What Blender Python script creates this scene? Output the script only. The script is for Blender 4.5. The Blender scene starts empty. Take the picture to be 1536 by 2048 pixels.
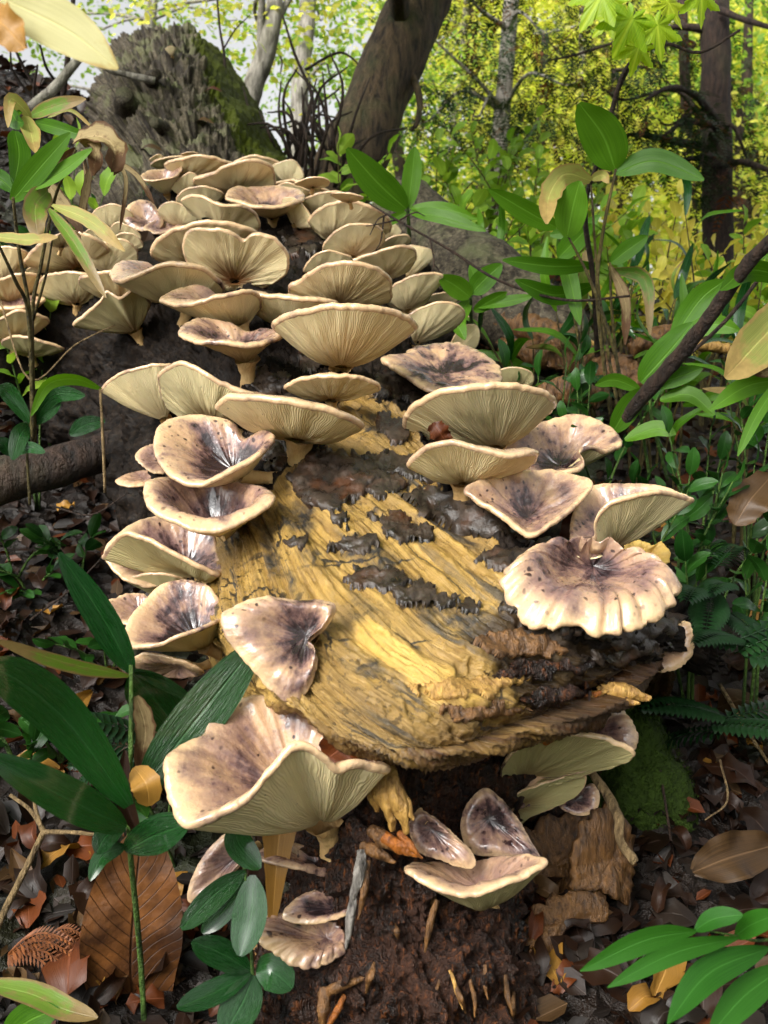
import bpy, math, random
import numpy as np
from mathutils import Vector, Matrix
from mathutils.bvhtree import BVHTree

random.seed(7)
rng = np.random.default_rng(7)
R = math.radians
scn = bpy.context.scene
col = scn.collection

# ------------------------------------------------------------------ camera
F = 1967.0                      # focal length in photo pixels (1536 x 2048)
PITCH = R(5.0)
cd_ = bpy.data.cameras.new('camera')
cam = bpy.data.objects.new('camera', cd_)
col.objects.link(cam)
cam.location = (0, 0, 0)
cam.rotation_euler = (R(90) - PITCH, 0, 0)
cd_.sensor_fit = 'VERTICAL'
cd_.sensor_height = 24.0
cd_.lens = 24.0 * F / 2048.0
cd_.clip_start = 0.02
cd_.clip_end = 500
cd_.dof.use_dof = True
cd_.dof.focus_distance = 1.3
cd_.dof.aperture_fstop = 6.5
scn.camera = cam

# ------------------------------------------------------------------ world, sun, exposure
SUN_EL, SUN_AZ = R(37), R(217)      # azimuth measured from +Y clockwise: behind the camera, a little to its left
world = bpy.data.worlds.new('World')
scn.world = world
world.use_nodes = True
wn = world.node_tree
bg = wn.nodes['Background']
sky = wn.nodes.new('ShaderNodeTexSky')
sky.sky_type = 'NISHITA'
sky.sun_disc = False
sky.sun_elevation = SUN_EL
sky.sun_rotation = SUN_AZ
sky.air_density = 1.0
sky.dust_density = 6.0
sky.ozone_density = 1.0
hs = wn.nodes.new('ShaderNodeHueSaturation')
hs.inputs['Saturation'].default_value = 0.06
wn.links.new(sky.outputs[0], hs.inputs['Color'])
wn.links.new(hs.outputs[0], bg.inputs['Color'])
bg.inputs['Strength'].default_value = 0.15
sd = bpy.data.lights.new('sun', 'SUN')
sd.energy = 1.5
sd.angle = R(24)
sd.color = (1.0, 0.95, 0.86)
sun = bpy.data.objects.new('sun', sd)
col.objects.link(sun)
sun.location = (-2, -4, 6)
dirv = Vector((math.sin(SUN_AZ) * math.cos(SUN_EL), math.cos(SUN_AZ) * math.cos(SUN_EL), math.sin(SUN_EL)))
sun.rotation_euler = dirv.to_track_quat('Z', 'Y').to_euler()
scn.view_settings.view_transform = 'Standard'
scn.view_settings.look = 'None'
scn.view_settings.gamma = 1.0
scn.view_settings.use_curve_mapping = False
scn.view_settings.exposure = 0.9
try:
    scn.cycles.max_bounces = 7
    scn.cycles.diffuse_bounces = 3
    scn.cycles.transmission_bounces = 4
    scn.cycles.caustics_reflective = False
    scn.cycles.caustics_refractive = False
    scn.cycles.sample_clamp_indirect = 4.0
    scn.cycles.use_denoising = True
except Exception:
    pass

# ------------------------------------------------------------------ helpers
CP, SP = math.cos(PITCH), math.sin(PITCH)
def W(px, py, D):
    """photo pixel + distance along world Y -> world point"""
    a, b = (px - 768.0) / F, (1024.0 - py) / F
    d = (a, CP + b * SP, -SP + b * CP)
    k = D / d[1]
    return np.array((d[0] * k, D, d[2] * k))
def ray(px, py):
    a, b = (px - 768.0) / F, (1024.0 - py) / F
    return Vector((a, CP + b * SP, -SP + b * CP)).normalized()
def proj(P):
    P = np.asarray(P, float)
    x, y, z = P[..., 0], P[..., 1], P[..., 2]
    fw = y * CP - z * SP
    up = y * SP + z * CP
    return 768 + F * x / fw, 1024 - F * up / fw

_perm = np.random.default_rng(3).permutation(256)
_perm = np.concatenate([_perm, _perm])
_grad = np.random.default_rng(4).normal(size=(256, 3))
_grad /= np.linalg.norm(_grad, axis=1)[:, None]
def noise3(P):
    P = np.asarray(P, float)
    i = np.floor(P).astype(int)
    f = P - i
    i &= 255
    u = f * f * f * (f * (f * 6 - 15) + 10)
    out = np.zeros(P.shape[:-1])
    for dx in (0, 1):
        for dy in (0, 1):
            for dz in (0, 1):
                h = _perm[_perm[_perm[(i[..., 0] + dx) & 255] + ((i[..., 1] + dy) & 255)] + ((i[..., 2] + dz) & 255)]
                g = _grad[h]
                d = f - np.array((dx, dy, dz))
                w = (u[..., 0] if dx else 1 - u[..., 0]) * (u[..., 1] if dy else 1 - u[..., 1]) * (u[..., 2] if dz else 1 - u[..., 2])
                out += w * (g * d).sum(-1)
    return out * 1.6
def fbm(P, octv=4, gain=0.5):
    P = np.asarray(P, float)
    a, s, o = 1.0, 1.0, 0
    for k in range(octv):
        o = o + a * noise3(P * s + 17.3 * k)
        a *= gain; s *= 2.03
    return o
def sstep(a, b, x):
    t = np.clip((x - a) / (b - a), 0, 1)
    return t * t * (3 - 2 * t)
def srgb(r, g, b):
    f = lambda c: (c / 255.0 / 12.92) if c / 255.0 <= 0.04045 else ((c / 255.0 + 0.055) / 1.055) ** 2.4
    return (f(r), f(g), f(b))
def unit(v):
    v = np.asarray(v, float)
    return v / (np.linalg.norm(v) + 1e-12)

def mesh_np(name, V, Fq, smooth=True, attrs=None, uv=None, mat=None):
    """V (n,3); Fq list of index arrays (k,3) or (k,4)"""
    me = bpy.data.meshes.new(name)
    V = np.asarray(V, np.float32)
    if not isinstance(Fq, list): Fq = [Fq]
    Fq = [np.asarray(f, np.int32) for f in Fq if len(f)]
    nl = sum(f.size for f in Fq); nf = sum(len(f) for f in Fq)
    me.vertices.add(len(V)); me.vertices.foreach_set('co', V.ravel())
    me.loops.add(nl); me.polygons.add(nf)
    li = np.concatenate([f.ravel() for f in Fq])
    me.loops.foreach_set('vertex_index', li)
    starts, tot, c = [], [], 0
    for f in Fq:
        k = f.shape[1]
        starts.append(c + np.arange(len(f)) * k); tot.append(np.full(len(f), k)); c += f.size
    me.polygons.foreach_set('loop_start', np.concatenate(starts).astype(np.int32))
    try: me.polygons.foreach_set('loop_total', np.concatenate(tot).astype(np.int32))
    except Exception: pass
    me.update(calc_edges=True)
    if smooth: me.polygons.foreach_set('use_smooth', np.ones(nf, bool))
    if uv is not None:
        l = me.uv_layers.new(name='UVMap')
        l.data.foreach_set('uv', np.asarray(uv, np.float32)[li].ravel())
    for k, a in (attrs or {}).items():
        at = me.attributes.new(k, 'FLOAT', 'POINT')
        at.data.foreach_set('value', np.asarray(a, np.float32))
    if mat: me.materials.append(mat)
    me.validate()
    return me
def grid_faces(nr, nc, wrap=False, flip=False):
    r, c = np.meshgrid(np.arange(nr - 1), np.arange(nc if wrap else nc - 1), indexing='ij')
    r, c = r.ravel(), c.ravel()
    c2 = (c + 1) % nc
    q = np.stack([r * nc + c, r * nc + c2, (r + 1) * nc + c2, (r + 1) * nc + c], 1)
    return q[:, ::-1] if flip else q

def obj(name, data, parent=None, loc=None):
    o = bpy.data.objects.new(name, data)
    col.objects.link(o)
    if loc is not None: o.location = loc
    if parent is not None:
        o.parent = parent
        # geometry is written in world coordinates, so undo the parent's location
        o.matrix_parent_inverse = Matrix.Translation(-Vector(parent.location))
    return o
def tag(o, label=None, cat=None, group=None, kind=None):
    if label: o['label'] = label
    if cat: o['category'] = cat
    if group: o['group'] = group
    if kind: o['kind'] = kind
    return o
def thing(name, loc, label, cat, group=None):
    o = bpy.data.objects.new(name, None)
    col.objects.link(o)
    o.empty_display_size = 0.02
    o.location = Vector([float(c) for c in loc])
    return tag(o, label, cat, group)

def crom(P, n, closed=False):
    """Catmull-Rom through rows of P (k,d), n samples"""
    P = np.asarray(P, float)
    k = len(P)
    t = np.linspace(0, k, n, endpoint=False) if closed else np.linspace(0, k - 1, n)
    return crom_at(P, t, closed)
def crom_at(P, t, closed=False):
    P = np.asarray(P, float); k = len(P)
    t = np.asarray(t, float)
    i = np.floor(t).astype(int)
    if not closed: i = np.clip(i, 0, k - 2)
    f = (t - i)
    f = f.reshape(f.shape + (1,) * (P.ndim - 1))
    g = (lambda j: P[j % k]) if closed else None
    if closed:
        p0, p1, p2, p3 = g(i - 1), g(i), g(i + 1), g(i + 2)
    else:
        p1, p2 = P[i], P[i + 1]
        p0 = np.where((i > 0).reshape(f.shape), P[np.maximum(i - 1, 0)], 2 * p1 - p2)
        p3 = np.where((i < k - 2).reshape(f.shape), P[np.minimum(i + 2, k - 1)], 2 * p2 - p1)
    return 0.5 * (2 * p1 + (p2 - p0) * f + (2 * p0 - 5 * p1 + 4 * p2 - p3) * f ** 2 + (3 * p1 - p0 - 3 * p2 + p3) * f ** 3)

def tube_np(pts, rad, ns=8, seg=None, bump=0.0, seed=0, cap=True):
    """tapered, slightly knobbly tube through points; returns V,F"""
    pts = np.asarray(pts, float)
    rad = np.asarray(rad, float) * np.ones(len(pts))
    n = seg or max(4, (len(pts) - 1) * 5 + 1)
    C = crom(pts, n); r = np.interp(np.linspace(0, 1, n), np.linspace(0, 1, len(pts)), rad)
    T = np.gradient(C, axis=0); T /= np.linalg.norm(T, axis=1)[:, None] + 1e-9
    ref = np.array((0.3, 0.9, 0.2)) if abs(T[0][2]) > 0.8 else np.array((0, 0, 1.0))
    A = np.cross(T, ref); A /= np.linalg.norm(A, axis=1)[:, None] + 1e-9
    B = np.cross(T, A)
    th = np.linspace(0, 2 * np.pi, ns, endpoint=False)
    V = C[:, None] + r[:, None, None] * (np.cos(th)[None, :, None] * A[:, None] + np.sin(th)[None, :, None] * B[:, None])
    if bump:
        d = fbm(V * (1.2 / max(r.mean(), 1e-4)) * 0.5 + seed * 3.1, 3)
        V = V + (V - C[:, None]) * (d[..., None] * bump)
    Fq = [grid_faces(n, ns, True)]
    V = V.reshape(-1, 3)
    if cap:
        V = np.vstack([V, C[0], C[-1]])
        a = np.arange(ns); b = (a + 1) % ns
        Fq.append(np.stack([b, a, np.full(ns, n * ns)], 1))
        Fq.append(np.stack([(n - 1) * ns + a, (n - 1) * ns + b, np.full(ns, n * ns + 1)], 1))
    return V, Fq
def join_np(parts):
    Vs, Fs, o = [], {}, 0
    for V, Fq in parts:
        for f in (Fq if isinstance(Fq, list) else [Fq]):
            f = np.asarray(f)
            if len(f): Fs.setdefault(f.shape[1], []).append(f + o)
        Vs.append(V); o += len(V)
    return np.vstack(Vs), [np.vstack(v) for v in Fs.values()]

# ------------------------------------------------------------------ materials
class NT:
    def __init__(self, name):
        self.m = bpy.data.materials.new(name); self.m.use_nodes = True
        self.t = self.m.node_tree; self.t.nodes.clear()
        self.out = self.t.nodes.new('ShaderNodeOutputMaterial')
    def n(self, typ, ins=None, **props):
        nd = self.t.nodes.new('ShaderNode' + typ)
        for k, v in props.items(): setattr(nd, k, v)
        for k, v in (ins or {}).items(): self.set(nd, k, v)
        return nd
    def set(self, nd, k, v):
        s = nd.inputs[k]
        if hasattr(v, 'outputs'): v = v.outputs[0]
        if isinstance(v, bpy.types.NodeSocket): self.t.links.new(v, s)
        elif isinstance(v, (tuple, list)) and s.type == 'RGBA': s.default_value = tuple(v) + (1,) * (4 - len(v))
        else: s.default_value = v
    def attr(self, name): return self.n('Attribute', attribute_name=name).outputs['Fac']
    def co(self, kind='Object'): return self.n('TexCoord').outputs[kind]
    def map(self, v, scale=(1, 1, 1), loc=(0, 0, 0)): return self.n('Mapping', {'Vector': v, 'Scale': scale, 'Location': loc}).outputs[0]
    def noise(self, vec, scale, detail=4, rough=0.55, dist=0.0):
        return self.n('TexNoise', {'Vector': vec, 'Scale': scale, 'Detail': detail, 'Roughness': rough, 'Distortion': dist}).outputs['Fac']
    def vor(self, vec, scale, feature='F1', out='Distance', rand=1.0):
        return self.n('TexVoronoi', {'Vector': vec, 'Scale': scale, 'Randomness': rand}, feature=feature).outputs[out]
    def ramp(self, fac, stops, interp='LINEAR'):
        nd = self.n('ValToRGB', {'Fac': fac}); cr = nd.color_ramp; cr.interpolation = interp
        while len(cr.elements) < len(stops): cr.elements.new(0.5)
        for e, (p, c) in zip(cr.elements, stops):
            e.position = p
            e.color = (c, c, c, 1) if isinstance(c, (int, float)) else tuple(c) + (1,)
        return nd.outputs['Color']
    def mix(self, fac, a, b, mode='MIX'):
        nd = self.n('Mix', data_type='RGBA', blend_type=mode)
        self.set(nd, 0, fac); self.set(nd, 6, a); self.set(nd, 7, b)
        return nd.outputs[2]
    def math(self, op, a, b=0.0, clamp=False):
        nd = self.n('Math', operation=op, use_clamp=clamp)
        self.set(nd, 0, a); self.set(nd, 1, b)
        return nd.outputs[0]
    def bump(self, h, strength=0.5, dist=0.01, normal=None):
        ins = {'Height': h, 'Strength': strength, 'Distance': dist}
        if normal is not None: ins['Normal'] = normal
        return self.n('Bump', ins).outputs[0]
    def pbr(self, base, rough=0.5, normal=None, spec=0.5, coat=0.0, coat_rough=0.1, sss=0.0, trans=0.0, tcol=None, extra=None):
        ins = {'Base Color': base, 'Roughness': rough, 'Specular IOR Level': spec, 'Coat Weight': coat, 'Coat Roughness': coat_rough}
        if normal is not None: ins['Normal'] = normal
        if sss:
            ins['Subsurface Weight'] = sss; ins['Subsurface Radius'] = (0.012, 0.006, 0.003); ins['Subsurface Scale'] = 1.0
        if extra: ins.update(extra)
        p = self.n('BsdfPrincipled', ins)
        s = p.outputs[0]
        if trans:
            tl = self.n('BsdfTranslucent', {'Color': tcol if tcol is not None else base})
            mx = self.n('MixShader', {0: trans, 1: s, 2: tl.outputs[0]})
            s = mx.outputs[0]
        self.t.links.new(s, self.out.inputs['Surface'])
        return self.m

MAT = {}
def build_materials():
    # --- mushroom cap skin: buff margin, mauve-grey towards the stem, dark flecks, wet
    N = NT('cap_skin')
    uv = N.n('UVMap', uv_map='UVMap').outputs[0]
    rad, edge, dark, rnd = N.attr('rad'), N.attr('edge'), N.attr('dark'), N.attr('rnd')
    oc = N.co()
    ofs = N.n('CombineXYZ', {'X': N.math('MULTIPLY', rnd, 37.0), 'Y': rnd, 'Z': N.math('MULTIPLY', rnd, 11.0)}).outputs[0]
    v = N.n('VectorMath', {0: oc, 1: ofs}, operation='ADD').outputs[0]
    streak = N.noise(N.map(uv, (22, 2.2, 1)), 1.0, 4, 0.6, 0.5)
    blot = N.noise(v, 24, 5, 0.62)
    big = N.noise(v, 12, 4, 0.55)
    c0 = N.mix(N.ramp(big, [(0.35, 0.0), (0.65, 1.0)]), srgb(188, 152, 118), srgb(146, 116, 104))
    c0 = N.mix(N.ramp(edge, [(0.80, 0.0), (1.0, 0.75)]), c0, srgb(212, 180, 138))
    fac = N.math('ADD', N.math('MULTIPLY', N.math('SUBTRACT', 1.0, rad), 0.85), N.math('MULTIPLY', N.math('SUBTRACT', N.math('ADD', N.math('MULTIPLY', blot, 1.5), N.math('MULTIPLY', streak, 0.5)), 1.0), 1.7))
    fac = N.math('MULTIPLY', fac, dark)
    mauve = N.ramp(fac, [(0.05, 0.0), (0.55, 0.9)])
    deep = N.ramp(fac, [(0.45, 0.0), (0.78, 0.95)])
    c1 = N.mix(mauve, c0, srgb(108, 82, 82))
    c1 = N.mix(deep, c1, srgb(30, 21, 25))
    wob = N.n('VectorMath', {0: N.n('TexNoise', {'Vector': v, 'Scale': 60.0}).outputs['Color'], 1: (0.012, 0.012, 0.012)}, operation='MULTIPLY').outputs[0]
    vw = N.n('VectorMath', {0: v, 1: wob}, operation='ADD').outputs[0]
    sp = N.vor(vw, 95); sp2 = N.vor(vw, 48)
    spm = N.math('MULTIPLY', N.ramp(sp, [(0.16, 1.0), (0.26, 0.0)]), N.ramp(N.noise(v, 30, 2), [(0.46, 0.0), (0.54, 0.95)]))
    spm2 = N.math('MULTIPLY', N.ramp(sp2, [(0.12, 1.0), (0.20, 0.0)]), N.ramp(N.noise(v, 17, 2), [(0.50, 0.0), (0.56, 0.95)]))
    spm = N.math('MULTIPLY', N.math('MAXIMUM', spm, spm2), N.math('MULTIPLY', N.ramp(edge, [(0.80, 1.0), (0.98, 0.3)]), N.math('MULTIPLY', dark, 1.3), True))
    c2 = N.mix(spm, c1, srgb(46, 28, 30))
    rg = N.ramp(N.noise(v, 60, 3), [(0.38, 0.10), (0.62, 0.45)])
    radial = N.math('MULTIPLY', N.noise(N.map(uv, (40, 4, 1)), 1.0, 3), N.ramp(edge, [(0.25, 0.0), (0.7, 0.5)]))
    h = N.math('ADD', radial, N.math('ADD', N.math('MULTIPLY', N.noise(v, 75, 4, 0.6), 0.6), N.math('MULTIPLY', N.noise(v, 260, 2), 0.2)))
    MAT['cap'] = N.pbr(c2, rg, N.bump(h, 0.6, 0.004), 0.45, coat=0.55, coat_rough=0.08, sss=0.06)
    # --- gills
    N = NT('gill_flesh')
    uv = N.n('UVMap', uv_map='UVMap').outputs[0]
    rad, dark, rnd, tint = N.attr('rad'), N.attr('dark'), N.attr('rnd'), N.attr('tint')
    sepn = N.n('SeparateXYZ', {0: uv})
    wob = N.noise(N.map(uv, (26, 3, 1)), 1.0, 2)
    u2 = N.math('ADD', N.math('MULTIPLY', sepn.outputs[0], 150.0), N.math('MULTIPLY', wob, 5.0))
    tri = N.math('PINGPONG', u2, 0.5)
    fine = N.noise(N.map(uv, (210, 5, 1)), 1.0, 2)
    med = N.noise(N.map(uv, (70, 2.4, 1)), 1.0, 3)
    oc = N.co()
    c0 = N.mix(N.noise(oc, 14, 3), srgb(246, 232, 186), srgb(238, 214, 158))
    c0 = N.mix(tint, c0, srgb(176, 168, 112))
    gl = N.math('MULTIPLY', N.ramp(N.math('ADD', N.math('MULTIPLY', tri, 1.1), N.math('MULTIPLY', fine, 0.5)), [(0.28, 0.15), (0.55, 0.0)]), N.ramp(rad, [(0.5, 1.0), (0.97, 0.35)]))
    c1 = N.mix(gl, c0, srgb(196, 160, 102))
    stain = N.math('ADD', N.math('MULTIPLY', N.math('SUBTRACT', 1.0, rad), 0.9), N.math('SUBTRACT', med, 0.55))
    st = N.math('MULTIPLY', N.ramp(stain, [(0.38, 0.0), (0.85, 0.9)]), dark)
    c2 = N.mix(st, c1, srgb(132, 82, 34))
    sp = N.vor(oc, 60)
    c2 = N.mix(N.math('MULTIPLY', N.ramp(sp, [(0.05, 0.7), (0.09, 0.0)]), N.ramp(N.noise(oc, 20, 2), [(0.5, 0.0), (0.6, 1.0)])), c2, srgb(90, 60, 36))
    h = N.math('ADD', tri, N.math('MULTIPLY', fine, 0.6))
    MAT['gill'] = N.pbr(c2, 0.55, N.bump(h, 0.6, 0.0022), 0.35, sss=0.08, trans=0.10, tcol=srgb(238, 212, 150))
    N = NT('stem_flesh')
    c = N.mix(N.noise(N.co(), 45, 4), srgb(226, 200, 146), srgb(170, 116, 52))
    MAT['stem'] = N.pbr(c, 0.55, N.bump(N.noise(N.map(N.co(), (3, 3, 1)), 90, 3), 0.5, 0.004), 0.35)
    N = NT('dried_fungus')
    c = N.mix(N.noise(N.co(), 50, 4), srgb(236, 205, 120), srgb(180, 130, 50))
    MAT['yellow_fungus'] = N.pbr(c, 0.5, N.bump(N.noise(N.co(), 120, 3), 0.6, 0.004), 0.4)

    # --- the log: grey bark far up, black wet bark in front, bare yellow spalted wood
    N = NT('log_surface')
    wood, wet, far, moss, tear = N.attr('wood'), N.attr('wet'), N.attr('far'), N.attr('moss'), N.attr('tear')
    uv = N.n('UVMap', uv_map='UVMap').outputs[0]
    oc = N.co()
    nz = N.noise(oc, 22, 6, 0.65)
    nf = N.noise(oc, 110, 4, 0.6)
    grain = N.noise(N.map(uv, (120, 9, 1)), 1.0, 5, 0.7, 1.2)
    grain2 = N.noise(N.map(uv, (34, 4.5, 1)), 1.0, 5, 0.65, 1.2)
    wc = N.mix(N.ramp(grain, [(0.3, 0.0), (0.7, 1.0)]), srgb(100, 74, 34), srgb(172, 138, 70))
    wc = N.mix(N.ramp(nz, [(0.35, 0.0), (0.75, 0.7)]), wc, srgb(188, 154, 86))
    wc = N.mix(N.ramp(grain2, [(0.48, 0.0), (0.70, 0.85)]), wc, srgb(112, 84, 40))
    wc = N.mix(N.ramp(N.noise(oc, 5.0, 4, 0.6), [(0.44, 0.0), (0.60, 0.85)]), wc, srgb(122, 98, 58))
    speck = N.math('MULTIPLY', N.ramp(nf, [(0.56, 0.0), (0.63, 0.8)]), N.ramp(N.noise(oc, 9, 3), [(0.45, 0.0), (0.6, 1.0)]))
    wc = N.mix(speck, wc, srgb(64, 48, 20))
    # black zone lines of spalted wood: thin outlines of distorted cells, in patches
    wv = N.n('VectorMath', {0: oc, 1: N.n('VectorMath', {0: N.n('TexNoise', {'Vector': oc, 'Scale': 18.0, 'Detail': 3.0}).outputs['Color'], 1: (0.07, 0.07, 0.07)}, operation='MULTIPLY').outputs[0]}, operation='ADD').outputs[0]
    ed = N.vor(wv, 17, 'DISTANCE_TO_EDGE')
    zl = N.math('MULTIPLY', N.ramp(ed, [(0.02, 1.0), (0.05, 0.0)]), N.ramp(N.noise(oc, 7.5, 2), [(0.50, 0.0), (0.56, 0.95)]))
    wc = N.mix(zl, wc, srgb(30, 24, 18))
    ink = N.math('MULTIPLY', N.ramp(N.noise(N.map(uv, (30, 7, 1)), 1.0, 5, 0.6, 1.2), [(0.55, 0.0), (0.62, 0.85)]), N.ramp(N.noise(oc, 6.0, 2), [(0.44, 0.0), (0.54, 1.0)]))
    wc = N.mix(ink, wc, srgb(48, 48, 46))
    wc = N.mix(N.math('MULTIPLY', N.attr('pale'), 0.8), wc, N.mix(grain, srgb(178, 140, 66), srgb(208, 172, 92)))
    wc = N.mix(N.math('MULTIPLY', N.attr('ink'), N.ramp(N.noise(oc, 55, 4, 0.65), [(0.36, 1.0), (0.62, 0.35)])), wc, srgb(44, 41, 38))
    wc = N.mix(N.math('MULTIPLY', wet, N.ramp(grain2, [(0.25, 1.0), (0.75, 0.8)])), wc, srgb(40, 27, 14))
    wc = N.mix(N.math('MULTIPLY', tear, N.ramp(grain2, [(0.35, 1.0), (0.62, 0.25)])), wc, srgb(74, 46, 20))
    bk = N.mix(N.ramp(nz, [(0.35, 0.0), (0.7, 1.0)]), srgb(9, 7, 6), srgb(34, 27, 22))
    bk = N.mix(N.ramp(nf, [(0.5, 0.0), (0.75, 0.6)]), bk, srgb(54, 42, 30))
    plate = N.ramp(N.noise(N.map(uv, (40, 34, 1)), 1.0, 6, 0.7, 1.0), [(0.40, 0.0), (0.60, 1.0)])
    bf = N.mix(plate, srgb(44, 39, 34), srgb(112, 103, 86))
    bcr = N.ramp(N.noise(N.map(uv, (26, 70, 1)), 1.0, 5, 0.7, 1.6), [(0.36, 1.0), (0.46, 0.0)])
    bf = N.mix(N.math('MULTIPLY', bcr, 0.85), bf, srgb(20, 17, 15))
    bf = N.mix(N.ramp(nf, [(0.45, 0.55), (0.62, 0.0)]), bf, srgb(36, 31, 27))
    bf = N.mix(N.math('MULTIPLY', N.ramp(N.noise(oc, 6, 4), [(0.52, 0.0), (0.62, 1.0)]), 0.6), bf, srgb(104, 106, 76))
    bk = N.mix(far, bk, bf)
    mossc = N.mix(nf, srgb(34, 40, 8), srgb(82, 90, 22))
    mm = N.ramp(N.math('ADD', moss, N.math('MULTIPLY', N.math('SUBTRACT', nz, 0.5), 1.3)), [(0.42, 0.0), (0.58, 1.0)])
    bk = N.mix(mm, bk, mossc)
    wm = N.ramp(N.math('ADD', wood, N.math('MULTIPLY', N.math('SUBTRACT', nz, 0.5), 0.5)), [(0.44, 0.0), (0.56, 1.0)])
    c = N.mix(wm, bk, wc)
    hb = N.math('ADD', N.math('MULTIPLY', nz, 1.0), N.math('MULTIPLY', nf, 0.45))
    hw = N.math('ADD', N.math('MULTIPLY', grain, 0.7), N.math('MULTIPLY', nf, 0.25))
    hh = N.n('Mix', data_type='FLOAT'); N.set(hh, 0, wm); N.set(hh, 2, hb); N.set(hh, 3, hw)
    rgh = N.math('ADD', N.ramp(N.noise(oc, 40, 3), [(0.35, 0.28), (0.65, 0.65)]), N.math('MULTIPLY', N.math('SUBTRACT', 1.0, wm), 0.25))
    MAT['log'] = N.pbr(c, rgh, N.bump(hh.outputs[0], 0.75, 0.008), N.math('ADD', 0.13, N.math('MULTIPLY', wm, 0.3)))
    # loose bark plates, black and wet
    N = NT('wet_bark')
    oc = N.co(); n1 = N.noise(oc, 40, 6, 0.7); n2 = N.noise(oc, 160, 4, 0.6)
    c = N.mix(N.ramp(n1, [(0.35, 0.0), (0.7, 1.0)]), srgb(22, 18, 15), srgb(70, 58, 48))
    c = N.mix(N.ramp(N.noise(oc, 18, 3), [(0.55, 0.0), (0.7, 0.6)]), c, srgb(80, 46, 24))
    MAT['bark_plate'] = N.pbr(c, N.ramp(n1, [(0.35, 0.2), (0.65, 0.55)]), N.bump(N.math('ADD', n1, N.math('MULTIPLY', n2, 0.3)), 0.5, 0.005), 0.5)
    N = NT('rotten_wood')
    oc = N.co(); n1 = N.noise(oc, 24, 6, 0.7); n2 = N.noise(N.map(oc, (3, 3, 0.7)), 60, 4, 0.6)
    c = N.mix(N.ramp(n1, [(0.35, 0.0), (0.72, 1.0)]), srgb(12, 7, 4), srgb(62, 32, 13))
    c = N.mix(N.ramp(n2, [(0.54, 0.0), (0.70, 0.8)]), c, srgb(112, 62, 24))
    MAT['rotten'] = N.pbr(c, N.ramp(n1, [(0.35, 0.35), (0.65, 0.75)]), N.bump(N.math('ADD', n1, n2), 1.0, 0.014), 0.4)
    def chunk(nm, a, b):
        N = NT(nm); oc = N.co()
        n = N.noise(N.map(oc, (3, 3, 0.8)), 40, 5, 0.65)
        c = N.mix(N.ramp(n, [(0.3, 0.0), (0.7, 1.0)]), srgb(*a), srgb(*b))
        return N.pbr(c, 0.45, N.bump(n, 0.8, 0.01), 0.45)
    MAT['tan_wood'] = chunk('tan_splinter', (112, 78, 34), (196, 154, 82))
    MAT['orange_wood'] = chunk('orange_splinter', (70, 34, 10), (168, 98, 32))
    MAT['slab'] = chunk('bark_slab_brown', (40, 24, 12), (126, 88, 48))
    MAT['grey_wood'] = chunk('grey_splinter', (40, 36, 33), (150, 144, 136))
    # tree bark
    def bark(nm, a, b, sc=1.0, mossy=0.0):
        N = NT(nm); oc = N.co()
        n = N.noise(N.map(oc, (1, 1, 0.22)), 42 * sc, 6, 0.7, 0.4)
        n3 = N.noise(oc, 120, 3, 0.6)
        c = N.mix(N.ramp(n, [(0.36, 0.0), (0.64, 1.0)]), srgb(*a), srgb(*b))
        c = N.mix(N.math('MULTIPLY', N.ramp(N.noise(oc, 7, 4), [(0.5, 0.0), (0.65, 1.0)]), mossy), c, srgb(92, 94, 60))
        return N.pbr(c, 0.7, N.bump(N.math('ADD', n, N.math('MULTIPLY', n3, 0.4)), 1.0, 0.02), 0.35)
    MAT['bark_brown'] = bark('bark_brown', (24, 17, 12), (104, 84, 62), 1.0, 0.35)
    MAT['bark_dark'] = bark('bark_dark', (22, 15, 12), (70, 52, 42), 1.2, 0.15)
    MAT['bark_pale'] = bark('bark_pale', (84, 78, 70), (172, 166, 154), 0.7, 0.25)
    MAT['twig'] = bark('twig_dark', (26, 18, 14), (66, 48, 36), 2.0)
    MAT['twig_tan'] = bark('twig_tan', (84, 66, 42), (176, 148, 104), 3.0)
    MAT['culm'] = bark('culm', (40, 34, 16), (104, 92, 44), 2.0)
    MAT['culm_green'] = bark('culm_green', (38, 62, 20), (92, 124, 48), 2.0)
    # ground
    N = NT('forest_floor')
    oc = N.co(); n1 = N.noise(oc, 18, 6, 0.7); n2 = N.vor(N.map(oc, (1, 1, 0.6)), 34, out='Color')
    c = N.mix(n1, srgb(7, 5, 3), srgb(24, 15, 8))
    c = N.mix(N.math('MULTIPLY', N.n('SeparateXYZ', {0: n2}).outputs[0], 0.5), c, srgb(36, 22, 12))
    c = N.mix(N.ramp(N.noise(oc, 2.2, 3), [(0.52, 0.0), (0.68, 0.6)]), c, srgb(34, 44, 12))
    MAT['ground'] = N.pbr(c, N.ramp(n1, [(0.3, 0.3), (0.7, 0.75)]), N.bump(N.math('ADD', n1, N.vor(oc, 34)), 1.0, 0.03), 0.4)
    # moss
    N = NT('moss')
    oc = N.co(); n1 = N.noise(oc, 120, 4, 0.6)
    c = N.mix(n1, srgb(16, 26, 6), srgb(62, 84, 20))
    MAT['moss'] = N.pbr(c, 0.8, N.bump(n1, 1.0, 0.01), 0.2)
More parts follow.
